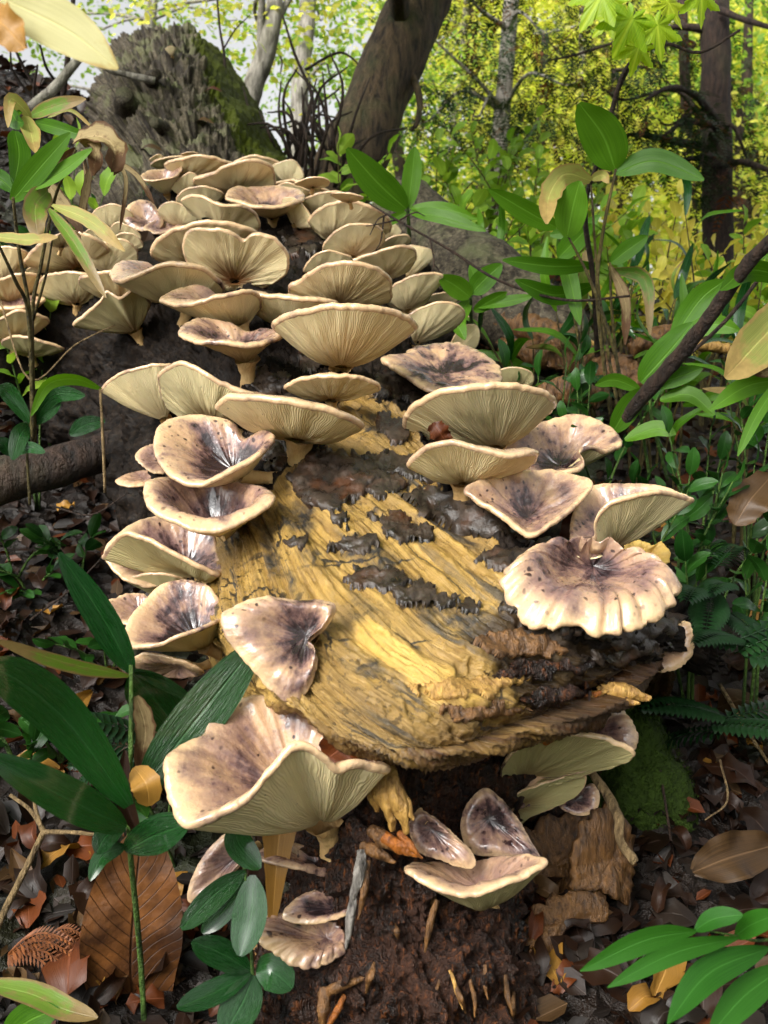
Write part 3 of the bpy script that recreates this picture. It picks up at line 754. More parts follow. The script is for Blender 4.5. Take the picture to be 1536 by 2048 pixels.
def chunk(name, pts, wid, mat, parent=log, seed=0, thick=0.6):
    """splintery lump along a polyline of (px,py,D); wid in px"""
    P = np.array([W(*p) for p in pts])
    r = np.array(wid, float) / 2 * np.array([p[2] for p in pts]) / F
    v, f = tube_np(P, r, 14, 30, 0.0, seed)
    d = fbm(v * np.array((70, 70, 40)) + seed, 4, 0.6)
    c = v.mean(0)
    v = v + (np.round(d[:, None] * 3) / 3) * 0.45 * r.max() * unit(np.array((0.3, -0.8, 0.3))) + 0.25 * r.max() * fbm(v * 60 + 3, 3)[:, None] * unit(np.array((1, .2, .5)))
    return obj(name, mesh_np(name, v, f, smooth=False, mat=MAT[mat]), parent)
SPL = [  # x, y top, x, y bottom, width, distance, stuff
 (745,1515,790,1660,34,.965,'tan_wood'),(770,1530,815,1668,30,.955,'tan_wood'),(728,1540,755,1625,26,.975,'tan_wood'),(790,1560,826,1640,20,.955,'tan_wood'),(760,1500,770,1570,34,.97,'tan_wood'),
 (800,1478,812,1520,34,.925,'tan_wood'),(820,1490,830,1532,26,.925,'tan_wood'),(785,1475,792,1510,24,.93,'tan_wood'),
 (1195,1378,1300,1398,30,1.06,'tan_wood'),(1210,1395,1280,1408,16,1.05,'tan_wood'),
 (1050,1442,1130,1412,30,1.05,'orange_wood'),(1100,1425,1200,1385,28,1.06,'orange_wood'),(1040,1470,1090,1450,22,1.06,'orange_wood'),(1120,1405,1220,1380,18,1.06,'tan_wood'),(1090,1485,1128,1452,16,1.06,'orange_wood'),
 (740,1660,800,1700,26,.965,'slab'),(770,1672,838,1712,24,.95,'orange_wood'),(725,1690,790,1725,22,.97,'slab'),(800,1665,846,1718,14,.945,'orange_wood'),(700,1640,750,1690,26,.985,'rotten'),
 (724,1700,706,1800,22,.965,'grey_wood'),(735,1720,716,1840,14,.962,'slab'),(712,1760,692,1900,16,.97,'grey_wood'),
 (874,1800,850,1905,12,.962,'slab'),(640,1990,735,1955,18,.95,'slab'),(650,1975,645,2060,24,.95,'slab'),(690,1990,640,2075,12,.95,'orange_wood'),
 (940,1960,950,2035,8,.94,'slab'),(900,1940,925,2020,7,.94,'tan_wood'),(970,1930,975,2000,8,.945,'slab'),(880,1960,860,2040,7,.94,'slab'),(1010,1950,1025,2030,9,.955,'slab')]
for k, (xa, ya, xb, yb, w, D, mt) in enumerate(SPL):
    mx, my = (xa + xb) / 2 + 4 * math.sin(k), (ya + yb) / 2 + 3 * math.cos(k * 2)
    chunk('wood_splinter', [(xa, ya, D + .012), (mx, my, D), (xb, yb, D - .004)], [w * 1.0, w * 1.3, w * .3], mt, seed=k * 1.7)
for k in range(34):     # crumbly lumps on the decaying face
    px, py = rng.uniform(620, 1100), rng.uniform(1600, 2040)
    h = core_hit(px, py)
    if h is None: continue
    D = h[1] - 0.004; L = rng.uniform(14, 40); a = rng.uniform(0.9, 2.2)
    dx, dy = L * math.cos(a), L * math.sin(a)
    chunk('wood_splinter', [(px - dx, py - dy, D + .004), (px, py, D - .008), (px + dx, py + dy, D + .004)], [5, rng.uniform(10, 22), 4], ['slab', 'rotten', 'rotten', 'rotten', 'rotten'][k % 5], seed=20 + k)

def slab(name, poly, thick, mat, parent=None, amp=0.004, seed=0, n=64, flex=0.0):
    """ragged plate with real thickness; poly of (px,py,D)"""
    P = np.array([W(*p) for p in poly]); c = P.mean(0)
    out = crom(P, n, True)
    th = np.linspace(0, 6.283, n, endpoint=False)
    rag = 1 + 0.20 * fbm(np.stack([np.cos(th) * 3 + seed, np.sin(th) * 3, 0 * th], -1), 5, 0.75)
    out = c + (out - c) * rag[:, None]
    nn = np.zeros(3)
    for i in range(n): nn += np.cross(out[i] - c, out[(i + 1) % n] - c)
    nn = unit(nn)
    if nn[1] > 0: nn = -nn
    rings = [0, .3, .6, .85, 1.0]
    top = np.array([c + (out - c) * r for r in rings]); top += nn * (amp * fbm(top * 45 + seed, 4) + flex * (1 - np.array(rings)[:, None] ** 2))[..., None]
    bot = top[::-1] - nn * thick
    V = np.concatenate([top, bot], 0).reshape(-1, 3)
    return mesh_np(name, V, grid_faces(10, n, True), mat=MAT[mat])
# thick sheets of bark that have slid off and hang beside the broken end
for k, pl in enumerate([
    [(1160,1660,1.12),(1200,1620,1.14),(1250,1640,1.16),(1275,1710,1.16),(1265,1760,1.15),(1262,1820,1.13),(1230,1790,1.11),(1150,1770,1.10)],
    [(1050,1840,1.08),(1110,1790,1.10),(1190,1780,1.11),(1220,1840,1.10),(1140,1850,1.08),(1090,1930,1.05),(1060,1900,1.05)],
    [(1020,1700,1.14),(1090,1640,1.18),(1170,1640,1.20),(1180,1760,1.18),(1120,1830,1.15),(1040,1830,1.12)]]):
    obj('bark_slab', slab('bark_slab', pl, 0.007, 'slab', seed=k * 5.1, flex=0.002, amp=0.006), log)

# ------------------------------------------------------------------ mushrooms
mush_count = 0
def mushroom(label, base, rim, apex=None, dark=0.7, stain=0.7, tint=0.0, cd=0.45, arch=0.12, bell=0.08, k=0.85, off=0.35,
             D=None, group=None, wav=0.5, ridge=0.0, th=0.095, stem=0.15, mat='cap', gmat='gill', na=None, name='mushroom', dd=0.0, sl=0.22, face=None):
    """rim: (px, py, t) round the margin, t = +1 nearest the camera .. -1 farthest. The base pixel is looked up on the log,
    which gives the mushroom its distance."""
    global mush_count
    mush_count += 1
    sd_ = mush_count * 1.37
    rim = np.asarray(rim, float)
    if D is None:
        h = any_hit(*base)
        D0 = h[0][1] if h else 1.6
    else: D0 = D
    D0 += dd
    ext = 0.5 * max(np.ptp(rim[:, 0]), np.ptp(rim[:, 1]))
    rho = ext * D0 / F
    Dc = D0 - off * rho
    base3 = W(base[0], base[1], D0 + 0.006)
    P = np.array([W(x, y, Dc - t * rho * k) for x, y, t in rim])
    rc = P.mean(0)
    if apex is None: ap = base3 + (rc - base3) * sl
    else: ap = W(apex[0], apex[1], D0 - 0.12 * rho)
    big = ext > 60
    na = na or (144 if ext > 90 else 104 if big else 72)
    # start the margin at the farthest point so the seam is hidden
    s0 = int(np.argmin(rim[:, 2])); P = np.roll(P, -s0, 0)
    fine = crom(P, 400, True)
    d = np.r_[0, np.cumsum(np.linalg.norm(np.diff(np.vstack([fine, fine[:1]]), axis=0), axis=1))]
    q = np.linspace(0, d[-1], na, endpoint=False)
    fine2 = np.vstack([fine, fine[:1]])
    rimc = np.stack([np.interp(q, d, fine2[:, i]) for i in range(3)], 1)
    U = np.zeros(3)
    for i in range(na): U += np.cross(rimc[i] - rc, rimc[(i + 1) % na] - rc)
    U = unit(U)
    if U @ (rc - ap) < 0: U = -U
    if U[2] < -0.3 and U @ (rc - ap) < 0.15 * rho: U = -U
    toward = unit(-rc) + np.array((0, 0, .4))
    if face == 'T' and U @ toward < 0: U = -U          # cap top turned to the viewer's side
    if face == 'U' and U @ unit(-rc) > 0: U = -U       # gills turned to the viewer's side
    th_ = np.linspace(0, 2 * np.pi, na, endpoint=False)
    circ = np.stack([np.cos(th_), np.sin(th_), 0 * th_ + sd_], -1)
    O = rimc - rc; O -= (O @ U)[:, None] * U; O /= np.linalg.norm(O, axis=1)[:, None] + 1e-9
    rimc = rimc + wav * rho * ((0.05 * fbm(circ * 2.2, 3, 0.6) + 0.018 * fbm(circ * 7.5, 3, 0.6))[:, None] * U + (0.04 * fbm(circ * 3.1 + 7, 4, 0.65) + 0.016 * fbm(circ * 11 + 7, 2, 0.6))[:, None] * O)
    if ridge: rimc = rimc + ridge * rho * 0.06 * np.abs(np.sin(th_ * 9 + 2 * fbm(circ * 2, 2)))[:, None] * O
    thk = max(0.0022, th * rho)
    # underside
    nb = 16
    r = np.linspace(0, 1, nb)
    rs = 0.10
    rr = rs + (1 - rs) * r
    ap_r = ap
    Bm = ap_r + (rimc - ap_r)[None] * rr[:, None, None]
    Bm = Bm - U * (bell * rho * 4 * (r * (1 - r)))[:, None, None]
    Bm = Bm - U * (thk * 0.55 * r ** 6)[:, None, None]
    wr = fbm(np.concatenate([np.repeat(circ[None, :, :2] * 2.4, nb, 0), np.repeat(r[:, None, None] * 1.5, na, 1) + sd_], -1), 3)
    Bm = Bm + U * (0.030 * rho * wr * np.sin(np.pi * r)[:, None])[..., None]
    gil = np.sin(th_ * 60 + 1.5 * fbm(circ * 5, 2)) if na >= 140 else 0 * th_
    Bm = Bm - U * (0.006 * rho * gil[None] * np.sin(np.pi * np.clip(r, 0, 1))[:, None])[..., None]
    # upper side
    nt = 16
    rt = np.linspace(0, 1, nt)
    tc = ap + (rc - ap) * cd + U * thk * 0.6
    lat = rimc - tc; axl = lat @ U; lat = lat - axl[:, None] * U
    Tp = tc + lat[None] * rt[:, None, None] + U * (axl[None] * (rt ** 1.7)[:, None])[..., None]
    g = np.sin(np.pi * rt ** 1.9) * rt ** 0.5
    Tp = Tp + U * (arch * rho * g + thk * 0.5 * rt)[:, None, None]
    wt = fbm(np.concatenate([np.repeat(circ[None, :, :2] * 2.2 + 5, nt, 0), np.repeat(rt[:, None, None] * 1.3, na, 1) + sd_], -1), 4)
    Tp = Tp + U * (0.05 * rho * wt * np.sin(np.pi * rt ** 1.2)[:, None])[..., None]
    if ridge:
        rd = np.abs(np.sin(th_ * 9 + 2.5 * fbm(circ * 2, 2)))
        Tp = Tp + U * (ridge * 0.07 * rho * (rd - 0.5)[None] * (rt ** 1.2 * (1.15 - rt * 0.5))[:, None])[..., None]
    # keep the top above the underside
    Bi = np.stack([np.stack([np.interp(rt, rr, Bm[:, a, i]) for i in range(3)], 1) for a in range(na)], 1)
    gap = ((Tp - Bi) @ U)
    need = np.maximum(0, thk * 0.45 * (1.4 - rt)[:, None] - gap)
    Tp = Tp + U * need[..., None]
    edge1 = rimc + O * thk * 0.34 + U * thk * 0.36
    edge2 = rimc + O * thk * 0.50 + U * thk * 0.05
    edge3 = rimc + O * thk * 0.44 - U * thk * 0.26
    edge4 = rimc + O * thk * 0.22 - U * thk * 0.48
    capV = np.concatenate([Tp, edge1[None], edge2[None], edge3[None], edge4[None], Bm[-1][None]], 0)
    nr = len(capV)
    radT = np.concatenate([np.repeat(rt[:, None], na, 1).ravel(), np.ones(5 * na)])
    edgeT = radT.copy()
    dd_ = np.linalg.norm(capV - ap, axis=-1)
    radT = np.clip(dd_ / (dd_.max() + 1e-9), 0, 1)
    radT = (0.5 * radT + 0.5 * edgeT.reshape(nr, na)).ravel()
    flip = np.cross(Tp[8, 1] - Tp[8, 0], Tp[9, 0] - Tp[8, 0]) @ U < 0
    e = thing(name, base3, label, 'mushroom', group)
    rv = (mush_count * 0.618) % 1.0
    def dup_seam(V, rad, n_r):
        V3 = np.concatenate([V.reshape(n_r, na, 3), V.reshape(n_r, na, 3)[:, :1]], 1)
        R3 = np.concatenate([rad.reshape(n_r, na), rad.reshape(n_r, na)[:, :1]], 1)
        u = np.repeat(np.linspace(0, 1, na + 1)[None], n_r, 0)
        if n_r == nr and rad is radT:
            E3 = np.concatenate([edgeT.reshape(n_r, na), edgeT.reshape(n_r, na)[:, :1]], 1)
            return V3.reshape(-1, 3), R3.ravel(), np.stack([u.ravel(), E3.ravel()], 1)
        return V3.reshape(-1, 3), R3.ravel(), np.stack([u.ravel(), R3.ravel()], 1)
    v, ra, uv = dup_seam(capV, radT, nr)
    obj('cap', mesh_np('cap', v, grid_faces(nr, na + 1, False, flip), uv=uv, mat=MAT[mat],
        attrs={'rad': ra, 'edge': uv[:, 1], 'dark': np.full(len(v), dark), 'rnd': np.full(len(v), rv)}), e)
    v, ra, uv = dup_seam(Bm, np.repeat(r[:, None], na, 1), nb)
    obj('gills', mesh_np('gills', v, grid_faces(nb, na + 1, False, not flip), uv=uv, mat=MAT[gmat],
        attrs={'rad': ra, 'dark': np.full(len(v), stain), 'rnd': np.full(len(v), rv), 'tint': np.full(len(v), tint)}), e)
    # stem: flares from the log up into the gills
    ax = ap - base3
    if np.linalg.norm(ax) < 0.004: ax = U * 0.01
    bp = base3 - unit(ax) * 0.012
    tp_ = ap + U * 0.10 * rho
    ns = 20
    segs = np.linspace(0, 1, 7)
    rw = rho * stem * np.array([1.15, 0.95, 0.85, 0.85, 0.95, 1.15, 1.5]) * 0.85
    C = bp + (tp_ - bp) * segs[:, None]
    A = unit(np.cross(unit(tp_ - bp), (0.31, 0.9, 0.2))); Bv = np.cross(unit(tp_ - bp), A)
    tt = np.linspace(0, 2 * np.pi, ns, endpoint=False)
    S = C[:, None] + rw[:, None, None] * (np.cos(tt)[None, :, None] * A + np.sin(tt)[None, :, None] * Bv)
    S = S * 1.0 + (S - C[:, None]) * (0.25 * fbm(S * 120, 2))[..., None]
    obj('stem', mesh_np('stem', S.reshape(-1, 3), grid_faces(7, ns, True), mat=MAT['stem']), e)
    return e

M = mushroom
# ---- lower front
M('largest mushroom, wavy folded cap with purple blotches, lowest at the broken log end', (662,1685),
  [(338,1530,.3),(345,1590,.6),(372,1646,.9),(430,1632,1),(500,1590,1.05),(548,1530,1),(592,1490,.9),(640,1508,.85),(672,1538,.75),(715,1528,.6),(768,1540,.35),
   (735,1512,-.1),(690,1490,-.5),(640,1462,-.8),(600,1420,-.95),(540,1400,-1),(470,1412,-.9),(425,1440,-.6),(412,1475,-.35),(362,1500,0)],
  apex=(645,1655), dark=.95, stain=.25, cd=.52, arch=.12, bell=.10, k=.60, off=.75, wav=.4, D=1.03, na=240)
M('mauve tongue shaped mushroom cap drooping over the yellow wood of the log flank', (622,1285),
  [(447,1240,.2),(470,1215,-.3),(520,1197,-.7),(590,1205,-.9),(640,1203,-1),(668,1218,-.8),(650,1255,-.5),(617,1288,-.2),(629,1312,.1),(625,1350,.5),(605,1388,.8),(575,1400,1),(545,1378,.9),(500,1325,.7),(462,1285,.5)],
  apex=(618,1272), dark=.95, cd=.15, arch=.24, bell=-.02, k=.45, off=.5, wav=.6, face='T')
M('mauve funnel mushroom with an almost black hollow beside the drooping tongue cap', (440,1310),
  [(250,1272,.4),(262,1240,0),(290,1205,-.5),(330,1170,-.9),(375,1163,-1),(420,1180,-.9),(440,1213,-.6),(457,1228,-.1),(425,1246,.6),(370,1268,.9),(310,1290,1),(265,1292,.8)],
  apex=(410,1300), dark=1.25, cd=.30, arch=.10, bell=.08, k=.8, off=.6, tint=.3)
M('small crumpled mauve mushroom tucked behind the dark hollow funnel', (300,1235),
  [(208,1210,.2),(235,1195,-.5),(268,1188,-1),(300,1195,-.6),(310,1215,0),(290,1238,.6),(255,1250,1),(225,1238,.7)], dark=.7, D=1.22, wav=1.4, cd=.3)
M('pale brown mushroom hidden low under the dark hollow funnel', (400,1330),
  [(265,1322,.3),(300,1308,.8),(370,1325,1),(405,1345,.5),(360,1352,-.5),(300,1345,-.6)], D=1.16, dark=.6, tint=.3)
M('greenish gilled mushroom with dark cap jutting from the shaded log flank', (425,1135),
  [(208,1115,.4),(228,1085,.5),(258,1068,.7),(300,1082,.9),(350,1108,1),(400,1134,1),(440,1148,.7),(432,1110,-.2),(420,1070,-.7),(370,1040,-1),(320,1035,-.9),(270,1050,-.5),(230,1078,0)],
  apex=(400,1160), dark=1.1, tint=.55, stain=.4, cd=.35, arch=.06, bell=.10, k=.7, off=.6, wav=.4)
M('pinkish mushroom shelf directly under the greenish gilled one', (390,1150),
  [(215,1118,.4),(250,1128,-.6),(320,1138,-1),(372,1152,-.5),(340,1165,.3),(290,1172,.9),(240,1150,.9)], D=1.30, dark=.6, cd=.6, k=.6)
M('small greenish gilled mushroom below the pinkish shelf', (372,1175),
  [(255,1160,.4),(300,1148,.9),(350,1152,.9),(375,1168,.3),(350,1195,-.4),(310,1185,-.6)], apex=(345,1200), D=1.29, tint=.5, dark=.6)
M('crescent mushroom with rolled down wet margin and dark blotch on the log flank', (505,1030),
  [(293,975,.2),(298,1008,.6),(335,1036,.9),(400,1060,1.05),(455,1054,1),(505,1030,.8),(545,998,.4),(525,980,-.2),(480,972,-.7),(430,968,-1),(380,965,-1),(335,960,-.6),(308,962,-.2)],
  apex=(440,1075), dark=1.0, cd=.15, arch=.26, bell=.03, k=.8, off=.55, wav=.4)
M('large round mushroom with black hollow centre and wet buff margin', (540,960),
  [(312,892,.1),(322,855,-.4),(368,836,-.9),(430,838,-1),(468,853,-.95),(490,880,-.8),(525,865,-.5),(545,878,-.1),(510,915,.5),(450,948,.9),(400,971,1.05),(350,955,.9),(322,925,.5)],
  apex=(480,960), dark=1.25, cd=.22, arch=.12, bell=.08, k=.75, off=.6, wav=.35)
M('small ruffled mushroom peeping out behind the black hollow round cap', (350,930),
  [(272,912,.3),(290,895,-.4),(318,890,-.8),(340,910,-.3),(338,940,.4),(310,945,.9),(285,930,.9)], D=1.56, dark=.6, wav=1.0, ridge=.8)
M('flat thin buff mushroom at the end of the flank cluster above the old branch', (320,965),
  [(232,962,.4),(262,948,-.5),(300,943,-.9),(325,952,-.4),(300,968,.6),(258,973,1)], D=1.58, dark=.5, cd=.7)
M('brown shaded mushroom squeezed between the black hollow cap and the crescent', (500,985),
  [(350,965,.2),(420,953,.8),(475,962,.9),(505,985,.3),(430,1003,-.6),(365,990,-.5)], D=1.45, dark=.8, tint=.4, stain=1.0)
# ---- flank, middle
M('wide cream mushroom at the outer end of the middle flank row', (345,858),
  [(205,781,.3),(228,756,.6),(272,738,.9),(325,729,.95),(355,742,.5),(345,770,-.4),(300,782,-.9),(245,786,-.5)], apex=(332,845), dark=.8, stain=.4, bell=.10)
M('cream mushroom with stained gills and a curled margin in the middle flank row', (470,868),
  [(322,770,.1),(326,745,.5),(362,728,.8),(402,742,1),(445,768,1.05),(492,786,1),(542,802,.6),(490,812,-.4),(420,805,-.9),(350,815,-.6),(330,800,-.3)], apex=(425,850), stain=1.0, bell=.10, tint=.15)
M('flat cream mushroom on a thick stem above the bare yellow wood', (592,922),
  [(438,812,.3),(468,795,.7),(540,797,1),(620,812,1.02),(690,833,.8),(723,852,.3),(680,862,-.5),(600,850,-1),(500,828,-.7)], apex=(598,885), dark=.6, stain=.5, bell=.12, stem=.2)
M('small thin cream mushroom on the bark crest below the broad funnel', (665,818),
  [(572,776,.2),(598,760,.6),(660,752,1),(722,755,.8),(758,776,.2),(705,785,-.7),(620,787,-.7)], apex=(662,803), dark=.5, stain=.7)
M('narrow goblet mushroom with dripping rim and grey hollow', (497,768),
  [(362,668,.4),(378,648,-.2),(412,639,-.7),(455,650,-.9),(495,668,-.9),(540,662,-.6),(566,668,0),(540,684,.6),(490,692,1),(435,684,1),(390,682,.8)], apex=(492,728), dark=1.1, stain=.9, cd=.4, bell=-.02, stem=.2)
M('broad cream funnel mushroom with fine gills standing square on the log crest', (682,755),
  [(550,650,.15),(572,634,.5),(625,619,.85),(690,613,1.02),(755,617,.92),(805,632,.6),(828,656,.15),(800,672,-.5),(740,684,-.9),(680,687,-1),(620,680,-.8),(570,666,-.4)], apex=(682,742), dark=.5, stain=.6, bell=.10, na=200)
M('flat cream mushroom tucked behind the broad funnel', (590,672),
  [(472,590,.3),(520,589,.7),(600,597,1),(655,602,.8),(672,610,.3),(640,618,-.5),(560,613,-.9),(500,605,-.5)], apex=(575,655), dark=.5, stain=.5, bell=.12)
M('cream mushroom with a pink glossy rolled margin above the goblet mushroom', (498,690),
  [(323,602,.4),(375,609,.95),(440,594,1),(495,583,.8),(520,600,.2),(505,625,-.4),(450,605,-.9),(400,576,-.9),(350,584,-.4)], apex=(480,655), dark=.8, stain=.5, bell=.10)
M('cream mushroom with a glossy rolled lobe in the upper flank row', (372,640),
  [(225,550,.3),(245,562,.8),(285,546,1.0),(330,530,1),(380,531,1),(420,548,.8),(447,580,.2),(400,590,-.6),(330,565,-.9),(285,528,-.8),(245,527,-.4)], apex=(375,615), dark=.9, stain=.5, bell=.10)
M('notched fan mushroom with dark stained gills facing straight out', (468,582),
  [(370,490,.3),(384,462,.6),(430,459,.9),(466,468,.85),(486,482,.6),(506,469,.85),(545,476,.8),(572,508,.4),(572,540,.05),(540,566,-.4),(500,576,-.8),(440,574,-.8),(400,556,-.4),(376,522,.05)], apex=(468,566), dark=.5, stain=1.35, bell=.06, k=.55, off=.5)
M('cream mushroom half hidden behind the notched fan', (400,545),
  [(305,500,.2),(328,472,.5),(378,451,.85),(440,445,.95),(495,458,.8),(512,476,.2),(460,505,-.6),(370,525,-.8),(318,517,-.2)], apex=(395,530), dark=.5, stain=.5)
# ---- row behind the bamboo grass stems
GB = 'row of mushrooms behind the bamboo grass stems'
LB = 'cream mushroom in the shaded row behind the withered bamboo grass stems'
M('wavy cream mushroom with an orange stem base, lowest before the dark limb', (285,690),
  [(148,648,.6),(180,622,.8),(202,602,.9),(214,584,.95),(240,597,1),(268,581,.8),(298,608,.2),(275,635,-.6),(220,645,-.9),(180,652,-.3)], apex=(272,668), stain=.9, tint=.3, bell=.06)
M(LB, (152,632), [(73,572,.2),(95,552,.6),(140,545,.95),(180,550,.9),(205,570,.3),(190,592,-.4),(130,602,-.9),(85,592,-.4)], apex=(155,612), group=GB, stain=1.0, tint=.3)
M(LB, (250,622), [(160,558,.3),(200,547,.8),(250,545,1),(300,566,.7),(322,598,.1),(260,604,-.9),(185,584,-.5)], apex=(245,608), group=GB, stain=.6, tint=.3)
M(LB, (160,550), [(52,522,.2),(85,487,.6),(145,466,.95),(195,480,.9),(218,508,.3),(200,530,-.5),(130,538,-.9),(70,532,-.4)], apex=(158,540), group=GB, stain=1.3)
M(LB, (212,552), [(177,525,.2),(190,498,.6),(228,480,.95),(258,484,.9),(274,508,.4),(262,532,-.2),(220,538,-.9)], apex=(212,545), group=GB, stain=.4)
M(LB, (10,580), [(-50,515,.2),(-10,496,.8),(35,497,.9),(56,510,.4),(45,538,-.3),(0,548,-.9)], apex=(10,568), group=GB, D=2.1)
M(LB, (22,618), [(-55,578,.2),(0,560,.8),(48,548,1),(85,556,.5),(75,590,-.4),(20,600,-.9)], apex=(22,610), group=GB, D=2.05, tint=.3)
M(LB, (20,662), [(-50,608,.3),(0,618,1),(50,614,1),(88,600,.4),(60,592,-.5),(10,588,-1)], apex=(22,650), group=GB, D=2.02, dark=.8, tint=.4)
M(LB, (30,700), [(-50,655,.3),(0,638,.8),(42,622,1),(96,640,.4),(65,660,-.6),(10,665,-.9)], apex=(30,690), group=GB, D=2.0, tint=.5, stain=1.0)
M(LB, (65,722), [(4,686,.3),(30,673,.8),(72,680,1),(126,699,.4),(85,706,-.7),(35,702,-.6)], apex=(62,712), group=GB, D=1.99, tint=.7)
M(LB, (195,498), [(160,478,.2),(188,455,.85),(216,468,.7),(214,490,-.1),(182,495,-.8)], group=GB)
M(LB, (122,500), [(100,488,.2),(120,468,.8),(150,462,.9),(160,480,.1),(125,492,-.8)], group=GB)
M(LB, (255,505), [(215,490,.2),(240,468,.8),(270,470,.9),(285,492,.3),(260,506,-.8)], group=GB)
M(LB, (80,565), [(52,545,.3),(70,532,.9),(105,535,.8),(112,550,.1),(80,560,-.8)], group=GB, D=2.1)
# ---- dense upper cluster
GC = 'crowded cluster of mushrooms high on the log'
LC = 'cream mushroom showing its gills in the crowded cluster high on the log'
M('greyish mauve mushroom showing its glossy cap top beside the dead leaf', (300,470),
  [(250,440,.4),(258,412,-.4),(278,402,-.9),(302,406,-1),(320,430,-.5),(325,448,.2),(305,462,.8),(272,458,1)], dark=.9, cd=.55, arch=.2, k=.5)
TB = 'tiny mushroom button on the grey bark at the back of the cluster'
CL = {(445,485): 'wavy cream mushroom directly above the notched fan in the crowded cluster',
 (475,405): 'broad cream mushroom with one raised shoulder, largest near the top of the cluster',
 (372,375): 'wide cream mushroom at the back edge of the cluster under the grey bark',
 (338,402): 'cream mushroom with a pink tipped lobe at the bamboo end of the cluster top',
 (545,452): 'mushroom with open hollow pinkish rim in the middle of the crowded cluster',
 (665,492): 'large rounded cream mushroom of the cluster with bare bark beside its foot',
 (640,448): 'cream mushroom right behind the large rounded one in the cluster',
 (705,528): 'rounded cream mushroom just below the large rounded one at the cluster edge',
 (772,572): 'cream mushroom with pinkish top stacked between the cluster and the wide streaked one',
 (650,562): 'low cream mushroom peeping over the wide streaked one',
 (812,570): 'cream mushroom on the limb side of the pinkish topped one',
 (312,328): TB, (382,315): TB,
 (530,378): 'cream mushroom behind the broad shouldered one near the cluster top',
 (578,380): 'upright cream mushroom at the corner of the cluster towards the leaning trunk',
 (362,465): 'small rounded cream mushroom beside the greyish mauve cap',
 (410,430): 'cream mushroom half hidden behind the wavy one above the notched fan',
 (225,478): 'cream mushroom at the bamboo end of the cluster before the greyish mauve cap',
 (252,490): 'little cream mushroom between the dead leaf and the bamboo blades',
 (330,470): 'flat low mushroom with buff top wedged behind the notched fan',
 (625,378): 'thin flat mushroom shelf at the cluster edge before the leaning trunk',
 (700,408): 'thin flat mushroom edge lying on top of the large rounded one'}
